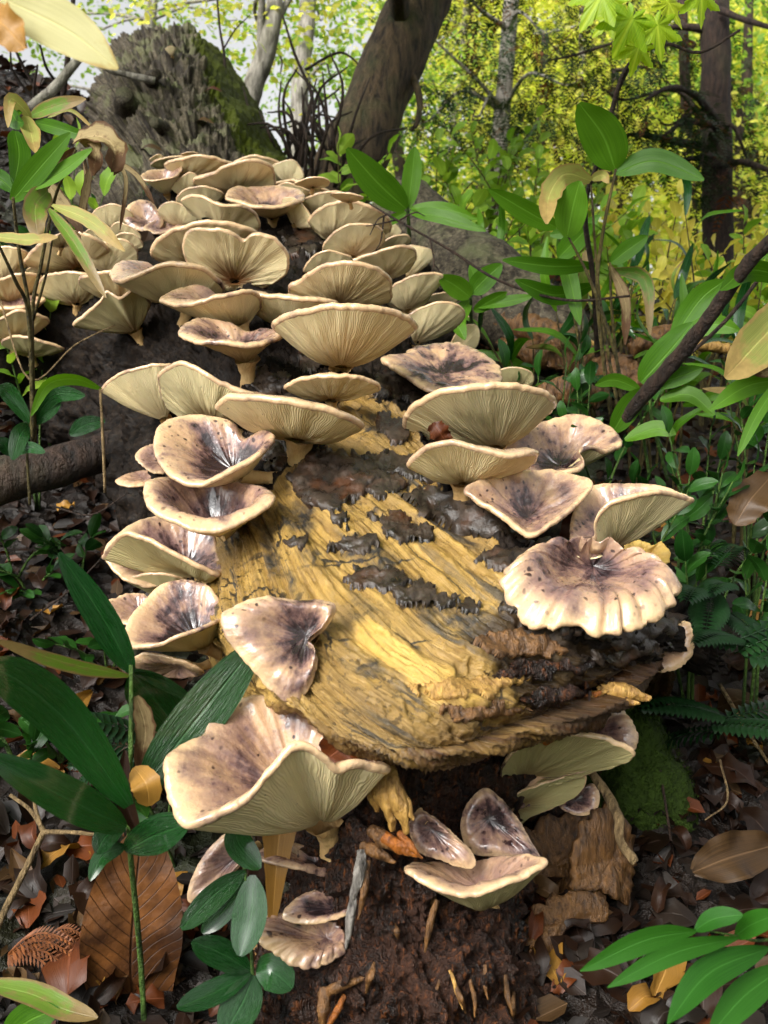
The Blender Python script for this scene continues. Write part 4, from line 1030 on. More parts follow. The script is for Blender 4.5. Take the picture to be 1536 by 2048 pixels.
for base, ap, rim, kw in [
 ((225,478),(225,468),[(183,442,.1),(195,418,.6),(230,409,.95),(266,430,.5),(255,455,-.4),(208,458,-.8)],{}),
 ((252,490),(250,480),[(220,464,.3),(235,445,.85),(268,458,.8),(281,478,.2),(245,482,-.8)],{}),
 ((330,470),None,[(288,457,.6),(312,441,-.3),(342,434,-.9),(368,445,-.3),(345,462,.7),(310,466,1)],dict(dark=.8)),
 ((362,465),(362,455),[(318,427,.2),(328,408,.7),(352,405,.9),(386,425,.7),(392,446,0),(350,450,-.9)],{}),
 ((445,485),(448,470),[(367,406,.3),(380,392,.6),(410,395,.9),(442,412,1),(482,412,.95),(511,430,.5),(514,458,0),(470,468,-.8),(410,446,-.7)],{}),
 ((410,430),(410,420),[(354,402,.2),(368,381,.6),(410,374,.95),(446,388,.5),(432,404,-.5),(380,412,-.8)],{}),
 ((475,405),(472,393),[(388,362,.3),(430,346,.7),(452,334,.85),(500,321,.95),(536,329,.75),(547,350,.3),(540,376,-.1),(480,392,-.9),(430,378,-.5)],{}),
 ((420,372),None,[(388,345,.3),(395,331,-.6),(420,328,-1),(440,340,-.5),(432,358,.6),(405,364,1)],dict(dark=.6,cd=.6,arch=.2)),
 ((372,375),(370,363),[(331,330,.3),(360,319,.7),(402,312,.95),(442,320,.8),(467,333,.3),(420,348,-.7),(360,348,-.7)],{}),
 ((338,402),(335,392),[(283,353,.6),(300,342,-.1),(330,340,-.6),(362,335,.2),(352,352,.8),(320,360,1),(295,362,.9)],dict(dark=.6)),
 ((335,345),None,[(303,330,.3),(322,318,.9),(370,313,.9),(378,325,.2),(335,338,-.8)],{}),
 ((312,328),None,[(299,320,.3),(315,309,.9),(328,315,.5),(315,324,-.8)],{}),
 ((382,315),None,[(362,309,.3),(380,304,.9),(397,307,.5),(380,313,-.8)],{}),
 ((366,402),(365,394),[(336,372,.5),(350,364,.6),(380,345,.9),(397,360,.4),(370,384,-.8)],{}),
 ((545,452),(545,438),[(453,396,.3),(472,402,.8),(502,413,1.02),(542,416,1.02),(582,408,.8),(606,398,.3),(595,382,-.5),(545,374,-1),(500,378,-.9),(470,376,-.4)],dict(dark=.9,cd=.25,arch=.1)),
 ((590,462),(588,452),[(565,402,.5),(590,397,.85),(618,426,.6),(627,454,.1),(590,450,-.8)],{}),
 ((592,418),(590,408),[(548,382,.2),(570,366,.8),(602,374,.9),(618,386,.4),(582,398,-.8)],{}),
 ((530,378),(530,368),[(463,332,.2),(490,316,.7),(522,313,.95),(562,328,.7),(577,346,.3),(560,362,-.4),(500,354,-.8)],{}),
 ((578,380),(576,370),[(543,336,.2),(580,320,.8),(597,330,.7),(607,356,.3),(582,366,-.8)],{}),
 ((625,378),None,[(590,366,.3),(630,354,.9),(657,361,.4),(650,373,-.4),(610,371,-.8)],{}),
 ((610,398),None,[(550,370,.3),(580,361,.8),(612,367,1),(657,383,.4),(625,391,-.8)],{}),
 ((640,448),(640,438),[(604,407,.2),(630,390,.7),(672,384,.95),(712,400,.7),(702,422,-.4),(640,432,-.9)],{}),
 ((665,492),(666,480),[(620,444,.1),(640,420,.5),(680,404,.95),(722,408,1),(762,425,.8),(780,446,.4),(770,466,-.1),(710,476,-.9),(650,470,-.6)],{}),
 ((700,408),None,[(662,388,.3),(700,387,.9),(726,396,.4),(690,402,-.8)],{}),
 ((780,485),(780,476),[(766,456,.3),(784,446,.9),(802,462,.4),(790,480,-.5),(770,474,-.8)],{}),
 ((705,528),(705,517),[(647,497,.2),(664,470,.6),(702,450,.95),(750,452,.85),(767,470,.4),(760,492,-.1),(710,514,-.9),(660,508,-.5)],{}),
 ((772,510),None,[(745,502,.4),(780,476,.8),(812,470,.9),(818,485,.3),(785,505,-.8)],{}),
 ((772,572),(772,558),[(690,528,.4),(750,506,.85),(802,492,.95),(828,502,.6),(826,526,.1),(800,548,-.5),(735,544,-.9)],dict(dark=.7)),
 ((812,570),(812,558),[(812,495,.4),(846,495,.8),(867,506,.4),(852,532,-.2),(818,548,-.9)],{}),
 ((650,562),(650,550),[(609,543,.2),(625,515,.6),(657,502,.95),(702,516,.6),(692,532,-.4),(640,545,-.9)],{}),
]:
    M(CL.get(base, LC), base, rim, apex=ap, group=GC, **kw)
M('wide cream mushroom with streaked gills just above the broad funnel', (682,632),
  [(580,574,.15),(600,562,.35),(632,540,.7),(690,526,1.02),(742,534,.95),(776,555,.6),(780,582,.15),(768,604,-.4),(690,614,-1),(600,598,-.6)], apex=(680,612), stain=.8, bell=.09, dark=.5, na=180)
GR = 'stacked mushrooms on the log edge beside the broad funnel'
LR = 'pale cream mushroom stacked on the log edge beside the broad funnel'
for base, ap, rim, kw in [
 ((815,640),(815,625),[(774,594,.15),(790,570,.6),(830,552,.95),(872,547,.85),(892,557,.5),(866,582,0),(842,612,-.5),(790,618,-.8)],{}),
 ((875,620),None,[(848,602,.3),(870,588,.9),(902,586,.8),(914,600,.3),(880,610,-.8)],{}),
 ((832,705),(830,690),[(812,640,.3),(840,618,.7),(880,605,.95),(916,611,.8),(927,632,.3),(905,658,-.3),(850,674,-.9)],{}),
 ((905,715),(908,702),[(902,690,.2),(922,656,.8),(950,650,.8),(959,670,.4),(950,695,-.2),(920,706,-.8)],{}),
 ((915,650),None,[(910,622,.3),(930,616,-.6),(944,622,-.2),(935,636,.6),(916,636,.9)],{}),
]:
    M(LR, base, rim, apex=ap, group=GR, **kw)
# ---- crest toward the fern side
M('mushroom lying open with its streaked grey mauve cap top showing on the crest', (885,800),
  [(768,718,.2),(805,716,-.3),(832,699,-.8),(900,690,-1),(950,704,-.85),(990,733,-.4),(996,758,.1),(962,780,.6),(890,789,1.02),(845,772,.9),(800,742,.6)], dark=1.15, cd=.6, arch=.10, bell=.02, k=.8, off=.3, ridge=.4)
M('brown withered mushroom on the far edge behind the streaked cap', (1030,790),
  [(995,745,.2),(1028,735,.8),(1062,745,.6),(1062,770,-.1),(1020,780,-.9)], D=1.95, tint=.6, stain=1.3, dark=.8)
M('biggest cream funnel mushroom on the crest with a brown leaf scrap on its gills', (1000,925),
  [(812,838,.15),(835,808,.55),(900,782,.9),(980,772,1.02),(1060,778,.85),(1108,801,.35),(1085,826,-.3),(1000,850,-1),(900,872,-.9),(845,882,-.6),(820,862,-.2)], apex=(990,902), stain=.35, bell=.09, dark=.4, na=200)
M('cream funnel mushroom with a drip on its rim and a bare stem on black bark', (925,1008),
  [(820,930,.2),(848,902,.6),(900,884,.9),(960,897,1.02),(1020,912,1.05),(1072,906,.7),(1045,935,-.2),(960,945,-1),(880,940,-.7)], apex=(928,972), stain=.5, bell=.08, dark=.5, na=180, stem=.2)
M('mushroom with speckled brown funnel and a folded cream margin on the log edge', (1110,965),
  [(1000,892,-.2),(1060,860,-.6),(1120,838,-.95),(1160,834,-1),(1205,850,-.7),(1240,885,-.1),(1215,903,.25),(1178,895,.45),(1158,905,.7),(1165,930,.85),(1120,948,1.02),(1060,948,.95),(1025,940,.5)], dark=1.1, cd=.25, arch=.04, bell=.08, k=.7, off=.4)
M('pointed mushroom with open speckled funnel and grey heart on the crest bark', (1045,1075),
  [(934,985,.4),(960,965,0),(1020,950,-.7),(1100,944,-1),(1150,954,-.85),(1182,972,-.4),(1150,1010,.2),(1110,1044,.7),(1070,1070,1.02),(1042,1062,1),(990,1022,.8)], apex=(1050,1060), dark=.95, cd=.35, arch=.03, bell=.05, k=.6, off=.35)
M('mushroom with curled gilled side holding an orange leaf at the log edge', (1220,1125),
  [(1160,1092,.6),(1190,1075,.85),(1192,1040,.9),(1225,1003,1),(1300,986,.95),(1350,990,.6),(1382,1002,.2),(1340,982,-.4),(1280,972,-.8),(1200,974,-1),(1168,990,-.8),(1150,1030,-.4),(1145,1068,.1)], apex=(1222,1105), dark=1.0, stain=.9, cd=.35, arch=.02, bell=.08, k=.7, off=.35)
M('old ridged mushroom cap, rosy brown and split, draped over the log corner', (1185,1150),
  [(1018,1168,.3),(1038,1132,-.2),(1090,1108,-.7),(1160,1112,-1),(1240,1118,-1),(1302,1140,-.6),(1342,1176,0),(1335,1206,.4),(1300,1226,.7),(1250,1250,.95),(1200,1258,1.02),(1140,1240,1),(1082,1246,.9),(1040,1212,.6)], apex=(1185,1128), dark=.85, cd=.2, arch=.28, bell=-.05, k=.55, off=1.05, dd=-.02, ridge=1.3, th=.09, wav=.9, face='T')
M('small shrivelled yellow mushroom beside the ridged rosy cap', (1275,1140),
  [(1235,1118,.2),(1262,1088,-.3),(1285,1083,-.5),(1303,1092,-.2),(1322,1088,-.3),(1337,1108,.1),(1330,1126,.5),(1290,1140,.9),(1255,1135,.7)], mat='yellow_fungus', gmat='yellow_fungus', D=1.33, wav=2.2, ridge=1.2, cd=.4)
M('small pinkish ridged mushroom hanging from the log corner over the ferns', (1320,1290),
  [(1366,1244,-.9),(1381,1258,-.6),(1382,1305,.2),(1352,1335,.9),(1300,1340,1),(1304,1306,.4),(1320,1276,-.2),(1345,1262,-.6)], D=1.18, dark=.5, ridge=1.0, cd=.3, arch=.2, k=.4, face='T')
# ---- under the broken lip
M('broad shaded mushroom with olive gills growing under the broken log lip', (1025,1560),
  [(1008,1530,-.3),(1060,1480,.3),(1120,1464,.7),(1200,1474,.95),(1258,1498,1),(1252,1522,.7),(1170,1545,.1),(1090,1572,-.6),(1020,1584,-1)], apex=(1045,1560), tint=.75, stain=.6, dark=.9, k=.6, off=.9, bell=.06, D=1.18, face='U')
M('mauve crumpled mushroom cap wedged above the olive gilled one', (1110,1460),
  [(1120,1430,-.6),(1180,1440,-.8),(1240,1422,-.8),(1272,1468,.2),(1256,1505,.9),(1190,1472,.9),(1120,1465,.5)], dark=.9, D=1.17, cd=.3, arch=.2, k=.4, wav=1.2, off=.8, face='T')
M('lower olive gilled mushroom beneath the broad shaded one', (1022,1610),
  [(1018,1600,-.3),(1090,1566,.5),(1166,1549,1),(1152,1590,.7),(1065,1630,-.2),(1030,1652,-.7)], apex=(1030,1615), tint=.8, dark=.7, k=.5, off=.8, D=1.18, face='U')
M('small glossy brown mushroom in front of the hanging bark sheets', (1140,1600),
  [(1120,1612,-.2),(1150,1588,-.7),(1184,1568,-.9),(1198,1590,0),(1190,1620,.7),(1158,1630,1)], dark=1.1, D=1.16, cd=.3, arch=.2, k=.4, face='T')
M('shell shaped pinkish mushroom with wet cap low on the rotten log face', (985,1765),
  [(815,1738,.5),(845,1762,.9),(900,1785,1.05),(960,1785,1.05),(1020,1762,.9),(1088,1726,.5),(1050,1716,-.1),(1000,1720,-.7),(950,1730,-1),(900,1735,-1),(850,1732,-.5)], apex=(975,1822), tint=.7, dark=.55, cd=.55, arch=.10, bell=.08, k=.6, off=.6, D=1.02)
M('twisted rosy mushroom above the shell shaped one', (850,1640),
  [(820,1650,-.4),(842,1622,-.9),(890,1655,-.4),(945,1708,.4),(940,1736,.9),(890,1722,.8),(838,1702,.3)], dark=.8, D=1.0, cd=.25, arch=.22, k=.4, wav=1.0, face='T')
M('old brown mushroom cap leaning on the rotten core behind the shell shaped one', (965,1620),
  [(925,1640,-.2),(965,1580,-.8),(1012,1610,-.6),(1058,1680,.4),(1076,1722,.9),(1000,1712,.9),(940,1700,.4)], dark=1.2, D=1.07, cd=.25, arch=.20, k=.4, stain=1, face='T')
M('drab brown mushroom shelf under the largest folded one', (660,1735),
  [(517,1716,.5),(535,1695,-.2),(590,1690,-.7),(640,1716,-.9),(682,1760,-.4),(620,1742,.7),(560,1730,1)], dark=1.0, D=1.04, cd=.3, k=.5, face='T')
M('small drab mushroom shelf lying on the ribbed bottom fan', (700,1820),
  [(568,1836,.5),(588,1802,-.2),(640,1780,-.8),(702,1788,-.9),(698,1826,.3),(622,1846,1)], dark=1.1, D=1.02, cd=.2, arch=.2, k=.5, face='T')
M('ribbed fan mushroom with scalloped edge at the very foot of the log', (690,1880),
  [(492,1860,.3),(530,1840,-.4),(605,1836,-.8),(672,1855,-.9),(685,1900,.2),(625,1930,.9),(580,1920,1.02),(522,1882,.8)], dark=.85, D=1.01, cd=.2, arch=.2, k=.5, ridge=1.0, face='T')
M('smooth mauve tongue mushroom standing among the dark glossy leaves', (500,1700),
  [(380,1802,.9),(384,1760,.5),(425,1692,-.2),(478,1658,-.8),(505,1688,-.5),(470,1740,.3),(420,1790,.9)], dark=.7, D=1.05, cd=.3, arch=.18, k=.35, face='T')
M('tiny pale mushroom on the mossy upper log', (345,118), [(330,98,.3),(342,92,.9),(352,98,.4),(342,103,-.8)], dark=.3, stem=.3)

# ------------------------------------------------------------------ leaf builders
VIEW = lambda p: unit(-np.asarray(p, float))
def prof(kind, t):
    if kind == 'sasa': w = np.power(t, 0.5) * np.power(1 - t, 0.62)
    elif kind == 'oval': w = np.power(t, 0.6) * np.power(1 - t, 0.55)
    elif kind == 'lance': w = np.power(t, 0.8) * np.power(1 - t, 0.8)
    elif kind == 'strip': w = np.clip(np.minimum(t * 9, (1 - t) * 6 + 0.2), 0, 1)
    elif kind == 'wedge': w = 0.25 + 0.75 * (1 - t)
    return w / w.max()
def blade(spine, width, kind='sasa', n=14, nc=5, fold=0.22, tw=0.0, tw2=0.0, normal=None, rag=0.0, seed=0.0, wave=0.04):
    """leaf blade along a 3-D spine; faces the camera (or `normal`), turned by tw..tw2 about its midrib"""
    S = crom(np.asarray(spine, float), n)
    T = np.gradient(S, axis=0); T /= np.linalg.norm(T, axis=1)[:, None] + 1e-9
    t = np.linspace(0.0, 1, n)
    w = prof(kind, np.clip(t, 0.012, 0.992)) * width / 2
    V = []
    x = np.linspace(-1, 1, nc)
    for i in range(n):
        nr = VIEW(S[i]) if normal is None else unit(normal)
        s = unit(np.cross(T[i], nr)); m = np.cross(s, T[i])
        a = tw + (tw2 - tw) * t[i]
        s2 = s * math.cos(a) + m * math.sin(a); m2 = -s * math.sin(a) + m * math.cos(a)
        ww = w[i] * (1 + rag * noise3(np.array([[t[i] * 9 + seed, seed, 0.3]]))[0])
        wv = wave * width * noise3(np.stack([x * 1.1 + seed, 0 * x + t[i] * 5, 0 * x + seed], -1))
        V.append(S[i] + s2 * (x * ww)[:, None] + m2 * (np.abs(x) * ww * fold * 1.0 + wv * np.abs(x))[:, None])
    V = np.array(V)
    uv = np.stack([np.repeat((x * 0.5 + 0.5)[None], n, 0), np.repeat(t[:, None], nc, 1)], -1)
    return V.reshape(-1, 3), grid_faces(n, nc), uv.reshape(-1, 2)
def leaf_obj(name, spine_px, wpx, mat, parent=None, **kw):
    P = [W(*p) for p in spine_px]
    D = np.mean([p[2] for p in spine_px])
    v, f, uv = blade(P, wpx * D / F, **kw)
    return obj(name, mesh_np(name, v, f, uv=uv, mat=MAT[mat]), parent)
def tube_obj(name, pts_px, wpx, mat, parent=None, ns=8, bump=0.10, seed=0):
    P = np.array([W(*p) for p in pts_px])
    r = np.array(wpx, float) / 2 * np.array([p[2] for p in pts_px]) / F
    v, f = tube_np(P, r, ns, None, bump, seed)
    return obj(name, mesh_np(name, v, f, mat=MAT[mat]), parent)
def plant(name, base, label, cat, stems, leaves, group=None, stem_mat='culm', leaf_name='leaf'):
    """stems: (pts_px, widths); leaves: (spine_px, wpx, mat, kwargs)"""
    e = thing(name, W(*base), label, cat, group)
    for k, s in enumerate(stems):
        tube_obj('stem', s[0], s[1], s[2] if len(s) > 2 else stem_mat, e, seed=k)
    for k, l in enumerate(leaves):
        kw = dict(l[3]) if len(l) > 3 else {}
        kw.setdefault('seed', k * 2.7 + base[0] * 0.01); kw.setdefault('tw', 0.35 * math.sin(k * 2.3)); kw.setdefault('tw2', 0.35 * math.cos(k * 1.7))
        leaf_obj(leaf_name, l[0], l[1], l[2], e, **kw)
    return e
def d3(pts, D0, D1):
    n = len(pts)
    return [(p[0], p[1], D0 + (D1 - D0) * i / max(1, n - 1)) for i, p in enumerate(pts)]

# ---- bamboo grass by the broken end
gA = ground_hit(292, 2046)
plant('bamboo_grass', (290, 2040, gA[1]), 'bamboo grass with long glossy dark blades beside the largest mushroom', 'bamboo grass',
  [([(292,2120,1.03),(282,1930,1.015),(270,1800,.985),(258,1660,.955),(262,1480,.965),(262,1330,.985)], [13,12,12,11,10,8], 'culm_green')],
  [(d3([(258,1612),(140,1450),(40,1362),(-40,1325)], .93, .80), 104, 'sasa_dark', dict(tw=.3, tw2=.1, fold=.12)),
   (d3([(252,1655),(130,1595),(-30,1510)], .93, .82), 88, 'sasa_dark', dict(tw=-.4, tw2=-.3, fold=.12)),
   (d3([(285,1575),(400,1430),(520,1280)], .95, 1.0), 108, 'sasa_dark', dict(tw=-.35, tw2=-.3, fold=.10)),
   (d3([(264,1345),(205,1235),(118,1105)], .99, .95), 66, 'sasa_dark', dict(tw=.5, tw2=.1)),
   (d3([(258,1352),(130,1325),(-10,1278)], .99, .9), 44, 'sasa_mixed', dict(tw=.9, tw2=.7)),
   (d3([(264,1345),(310,1400),(372,1478)], 1.0, 1.08), 92, 'sasa_dark', dict(tw=-.2)),
   (d3([(264,1340),(330,1368),(392,1405)], 1.0, 1.05), 26, 'sasa_dark', {}),
   (d3([(250,1702),(315,1668),(380,1648)], .95, .88), 78, 'sasa_dark', dict(kind='oval', tw=-.5)),
   (d3([(248,1650),(212,1672),(192,1708)], .95, .92), 48, 'sasa_dark', dict(kind='oval')),
   (d3([(250,1692),(205,1712),(180,1762)], .95, .92), 36, 'sasa_dark', {}),
   (d3([(272,1392),(290,1460),(278,1545)], .98, .97), 44, 'sasa_dry', dict(rag=.3, tw=.6, wave=.15))])
plant('bamboo_grass', (10, 2046, ground_hit(20, 2046)[1]), 'low bamboo grass blade with yellow brown edges at the foot of the big brown leaf', 'bamboo grass',
  [([(8,2080,1.05),(-10,2030,1.0),(-30,1985,.95)], [10,9,7], 'culm_green')],
  [(d3([(-40,1965),(60,1988),(130,2020),(195,2036)], .95, .92), 60, 'sasa_mixed', dict(tw=.7, tw2=.4)),
   (d3([(10,2080),(60,2040),(118,2018)], .95, .93), 74, 'sasa', dict(tw=.3))])
# ---- dark glossy whorls
plant('evergreen_seedling', (500,2046,1.04), 'evergreen seedling with two whorls of dark glossy leaves below the largest mushroom', 'seedling',
  [([(505,2080,1.04),(505,1945,.97),(492,1760,.95),(470,1650,.98)], [10,8,8,5], 'culm_green')],
  [(d3([(490,1742),(425,1792),(362,1858)], .95, .91), 58, 'sasa_dark', dict(kind='oval', tw=.6)),
   (d3([(492,1752),(450,1818),(404,1866)], .95, .93), 44, 'sasa_dark', dict(kind='oval')),
   (d3([(505,1750),(502,1830),(480,1912)], .95, .92), 76, 'sasa_dark', dict(kind='oval', tw=-.3)),
   (d3([(468,1648),(478,1690),(520,1738)], .97, .95), 58, 'sasa_dark', dict(kind='oval')),
   (d3([(500,1942),(440,1905),(384,1882)], .97, .95), 62, 'sasa_dark', dict(kind='oval')),
   (d3([(502,1945),(430,1985),(354,2016)], .97, .93), 54, 'sasa_dark', dict(kind='oval')),
   (d3([(508,1950),(482,2010),(446,2070)], .97, .93), 82, 'sasa_dark', dict(kind='oval')),
   (d3([(512,1945),(545,1945),(584,1978)], .97, .96), 74, 'sasa_dark', dict(kind='oval'))], leaf_name='leaf')
# ---- pinnate leaf
plant('pinnate_seedling', (1600, 2010, 1.02), 'bright green seedling with narrow pinnate leaflets over the leaf litter', 'seedling',
  [([(1640,2300,1.0),(1590,1930,.86),(1500,1880,.84),(1395,1858,.82)], [12,8,6,3], 'culm_green')],
  [(d3([(1395,1862),(1290,1880),(1160,1942)], .82, .78), 52, 'pinnate', dict(kind='lance', tw=.5)),
   (d3([(1480,1875),(1350,1905),(1215,1975)], .83, .78), 44, 'pinnate', dict(kind='lance', tw=.6)),
   (d3([(1540,1895),(1420,1945),(1335,2048)], .85, .78), 64, 'pinnate', dict(kind='lance', tw=.3)),
   (d3([(1575,1930),(1490,1990),(1415,2075)], .86, .8), 66, 'pinnate', dict(kind='lance', tw=.2)),
   (d3([(1390,1860),(1430,1838),(1485,1830)], .82, .8), 44, 'pinnate', dict(kind='oval', tw=.6)),
   (d3([(1470,1872),(1505,1848),(1560,1826)], .84, .8), 48, 'pinnate', dict(kind='oval', tw=.6))], leaf_name='leaflet')

# ---- withered bamboo grass at the flank
DL = 1.50
plant('bamboo_grass', (60, 760, DL + .1), 'withered bamboo grass with torn tan blades before the shaded mushroom row', 'bamboo grass',
  [(d3([(66,900),(58,640),(30,560),(-15,465)], DL + .1, DL - .1), [9,8,7,5]),
   (d3([(68,900),(60,640),(38,500),(26,395)], DL + .1, DL - .05), [9,8,7,6]),
   (d3([(70,900),(64,640),(82,530),(112,390),(152,300)], DL + .1, DL - .02), [9,8,7,6,5]),
   (d3([(66,640),(92,550),(106,470)], DL + .06, DL - .05), [6,5,3]),
   (d3([(170,420),(172,350),(165,300)], DL + .25, DL + .2), [9,8,7], 'twig_tan')],
  [(d3([(24,402),(80,335),(142,266)], DL, DL - .05), 46, 'sasa', dict(tw=.2)),
   (d3([(36,382),(110,352),(184,298)], DL, DL - .05), 36, 'sasa', dict(tw=.9, tw2=.5)),
   (d3([(60,400),(100,345),(150,295)], DL + .01, DL), 30, 'sasa_dry', dict(rag=.3)),
   (d3([(-30,352),(0,358),(30,385)], DL, DL), 36, 'sasa', {}),
   (d3([(60,232),(110,212),(172,198)], DL + .05, DL), 30, 'sasa_mixed', dict(tw=.5)),
   (d3([(62,236),(40,210),(20,200),(16,255)], DL + .05, DL), 26, 'sasa_pale', dict(tw=.5)),
   (d3([(70,245),(115,256),(190,278)], DL + .05, DL), 27, 'sasa', dict(tw=.2)),
   (d3([(30,262),(38,310),(28,372)], DL + .05, DL), 44, 'sasa', dict(tw=.3)),
   (d3([(52,232),(62,268),(70,306)], DL + .04, DL - .02), 34, 'sasa_pale', dict(tw=.4, rag=.2)),
   (d3([(20,215),(32,240),(48,246)], DL + .04, DL), 36, 'sasa', {}),
   (d3([(148,284),(195,272),(228,296),(222,345)], DL, DL - .06), 46, 'sasa_dry', dict(kind='strip', tw=1.0, tw2=.2, rag=.7, wave=.45, fold=.5)),
   (d3([(160,282),(190,290),(186,352)], DL, DL - .05), 22, 'sasa_dry', dict(kind='strip', rag=.7, wave=.4)),
   (d3([(98,418),(150,488),(212,596)], DL - .02, DL - .1), 27, 'sasa_mixed', dict(tw=.5)),
   (d3([(104,410),(180,442),(250,502)], DL - .02, DL - .08), 30, 'sasa_pale', dict(tw=.7, rag=.25)),
   (d3([(96,382),(70,414),(76,480)], DL, DL - .04), 52, 'sasa_mixed', dict(rag=.25, wave=.15)),
   (d3([(-30,470),(50,480),(116,474)], DL - .05, DL - .1), 26, 'sasa_pale', dict(tw=.9, rag=.3)),
   (d3([(80,350),(125,405),(166,466)], DL + .1, DL + .05), 28, 'sasa_dry', dict(rag=.2)),
   (d3([(180,335),(168,400),(152,470)], DL + .12, DL + .1), 16, 'sasa_dry', dict(kind='strip', rag=.3)),
   (d3([(230,320),(275,352),(308,408)], DL + .2, DL + .2), 10, 'sasa_dry', dict(kind='strip')),
   (d3([(228,318),(252,360),(240,460)], DL + .1, DL + .1), 8, 'sasa_dry', dict(kind='strip')),
   (d3([(95,235),(140,220),(185,255)], DL + .1, DL + .1), 7, 'sasa_pale', dict(kind='strip'))])
plant('bamboo_grass', (205, 990, 1.5), 'single arched bamboo grass blade on a dry stalk over the old branch', 'bamboo grass',
  [([(210,985,1.45),(206,880,1.43),(200,775,1.42)], [6,6,5], 'twig_tan')],
  [(d3([(203,778),(150,758),(95,770),(62,832)], 1.42, 1.36), 27, 'sasa', dict(tw=.8, tw2=.2))])
plant('evergreen_seedling', (60, 950, 1.6), 'dark leafy seedling in the deep shade beyond the old branch', 'seedling',
  [([(60,1010,1.62),(55,880,1.6),(80,790,1.6)], [6,5,4])],
  [(d3([(60,850),(100,810),(110,770)], 1.6, 1.58), 40, 'sasa_dark', dict(kind='oval')), (d3([(60,850),(40,870),(25,920)], 1.6, 1.55), 36, 'sasa_dark', dict(kind='oval')),
   (d3([(62,850),(110,790),(170,790)], 1.6, 1.55), 34, 'sasa_dark', dict(kind='oval')), (d3([(20,910),(55,895),(90,905)], 1.6, 1.55), 24, 'sasa_dark', dict(kind='oval')),
   (d3([(20,912),(10,890),(-10,880)], 1.6, 1.58), 30, 'sasa_dark', dict(kind='oval')), (d3([(62,850),(20,790),(0,770)], 1.6, 1.58), 36, 'sasa_dark', dict(kind='oval')),
   (d3([(140,870),(170,850),(210,840)], 1.6, 1.58), 34, 'sasa_dark', dict(kind='oval'))])
# ---- bamboo grass on the fern side
plant('bamboo_grass', (1215, 800, 1.75), 'tall bamboo grass with two broad upright blades beside the dead stick', 'bamboo grass',
  [([(1222,840,1.8),(1195,600,1.72),(1205,470,1.7),(1232,338,1.68)], [8,8,7,5])],
  [(d3([(1230,338),(1205,270),(1158,206)], 1.68, 1.62), 84, 'sasa', dict(tw=.1, fold=.15)),
   (d3([(1232,346),(1310,322),(1408,360)], 1.68, 1.62), 48, 'sasa', dict(tw=.5, tw2=.2, fold=.2))])
plant('bamboo_grass', (1250, 800, 1.75), 'bamboo grass with a bent half dead blade between the taller stalks', 'bamboo grass',
  [([(1260,840,1.8),(1225,690,1.74),(1180,560,1.7),(1135,470,1.68)], [7,7,6,4]), ([(1240,840,1.8),(1200,600,1.72),(1182,370,1.7)], [7,6,4])],
  [(d3([(1134,474),(1146,412),(1160,362)], 1.68, 1.64), 66, 'sasa', dict(tw=.2)),
   (d3([(1182,362),(1130,348),(1098,392),(1094,448)], 1.7, 1.6), 50, 'sasa_pale', dict(tw=.5, rag=.3, wave=.12)),
   (d3([(1182,358),(1205,350),(1218,366)], 1.7, 1.68), 22, 'sasa_pale', {})])
plant('bamboo_grass', (1180, 820, 1.95), 'bamboo grass with long horizontal pale green blades over the broken limb', 'bamboo grass',
  [([(1190,860,2.0),(1150,640,1.93),(1115,455,1.9)], [7,6,4]), ([(1250,860,2.0),(1225,640,1.93),(1220,525,1.9)], [7,6,4])],
  [(d3([(1114,456),(1050,420),(978,378)], 1.9, 1.86), 44, 'sasa', dict(tw=.3)), (d3([(1118,515),(1150,482),(1184,448)], 1.9, 1.85), 44, 'sasa', {}),
   (d3([(1194,530),(1100,532),(1005,520)], 1.9, 1.84), 34, 'sasa', dict(tw=.8)), (d3([(1222,526),(1258,498),(1296,472)], 1.9, 1.86), 36, 'sasa', {}),
   (d3([(1100,470),(1160,460),(1200,430)], 1.9, 1.86), 28, 'sasa', {}), (d3([(1190,570),(1110,590),(1030,560)], 1.95, 1.9), 40, 'sasa', dict(tw=.8)),
   (d3([(1118,470),(1140,560),(1160,650)], 1.92, 1.9), 34, 'sasa', {}), (d3([(1220,530),(1250,600),(1250,690)], 1.92, 1.88), 22, 'sasa_dry', dict(rag=.3)),
   (d3([(1225,540),(1290,560),(1300,670)], 1.92, 1.9), 26, 'sasa_mixed', dict(rag=.3))])
plant('bamboo_grass', (818, 520, 2.45), 'young bamboo grass spreading four blades above the cluster beside the leaning tree', 'bamboo grass',
  [([(818,560,2.5),(818,470,2.35),(815,412,2.3)], [9,8,6], 'culm_green')],
  [(d3([(812,418),(752,362),(694,296)], 2.3, 2.22), 64, 'sasa', dict(tw=.2, fold=.15)), (d3([(816,416),(824,350),(830,293)], 2.3, 2.28), 37, 'sasa', dict(tw=.1)),
   (d3([(820,416),(890,418),(956,438)], 2.3, 2.25), 26, 'sasa', dict(tw=.7)), (d3([(820,424),(880,434),(972,462)], 2.3, 2.22), 28, 'sasa', dict(tw=.6)),
   (d3([(812,424),(780,440),(750,436)], 2.3, 2.3), 20, 'sasa', {})])
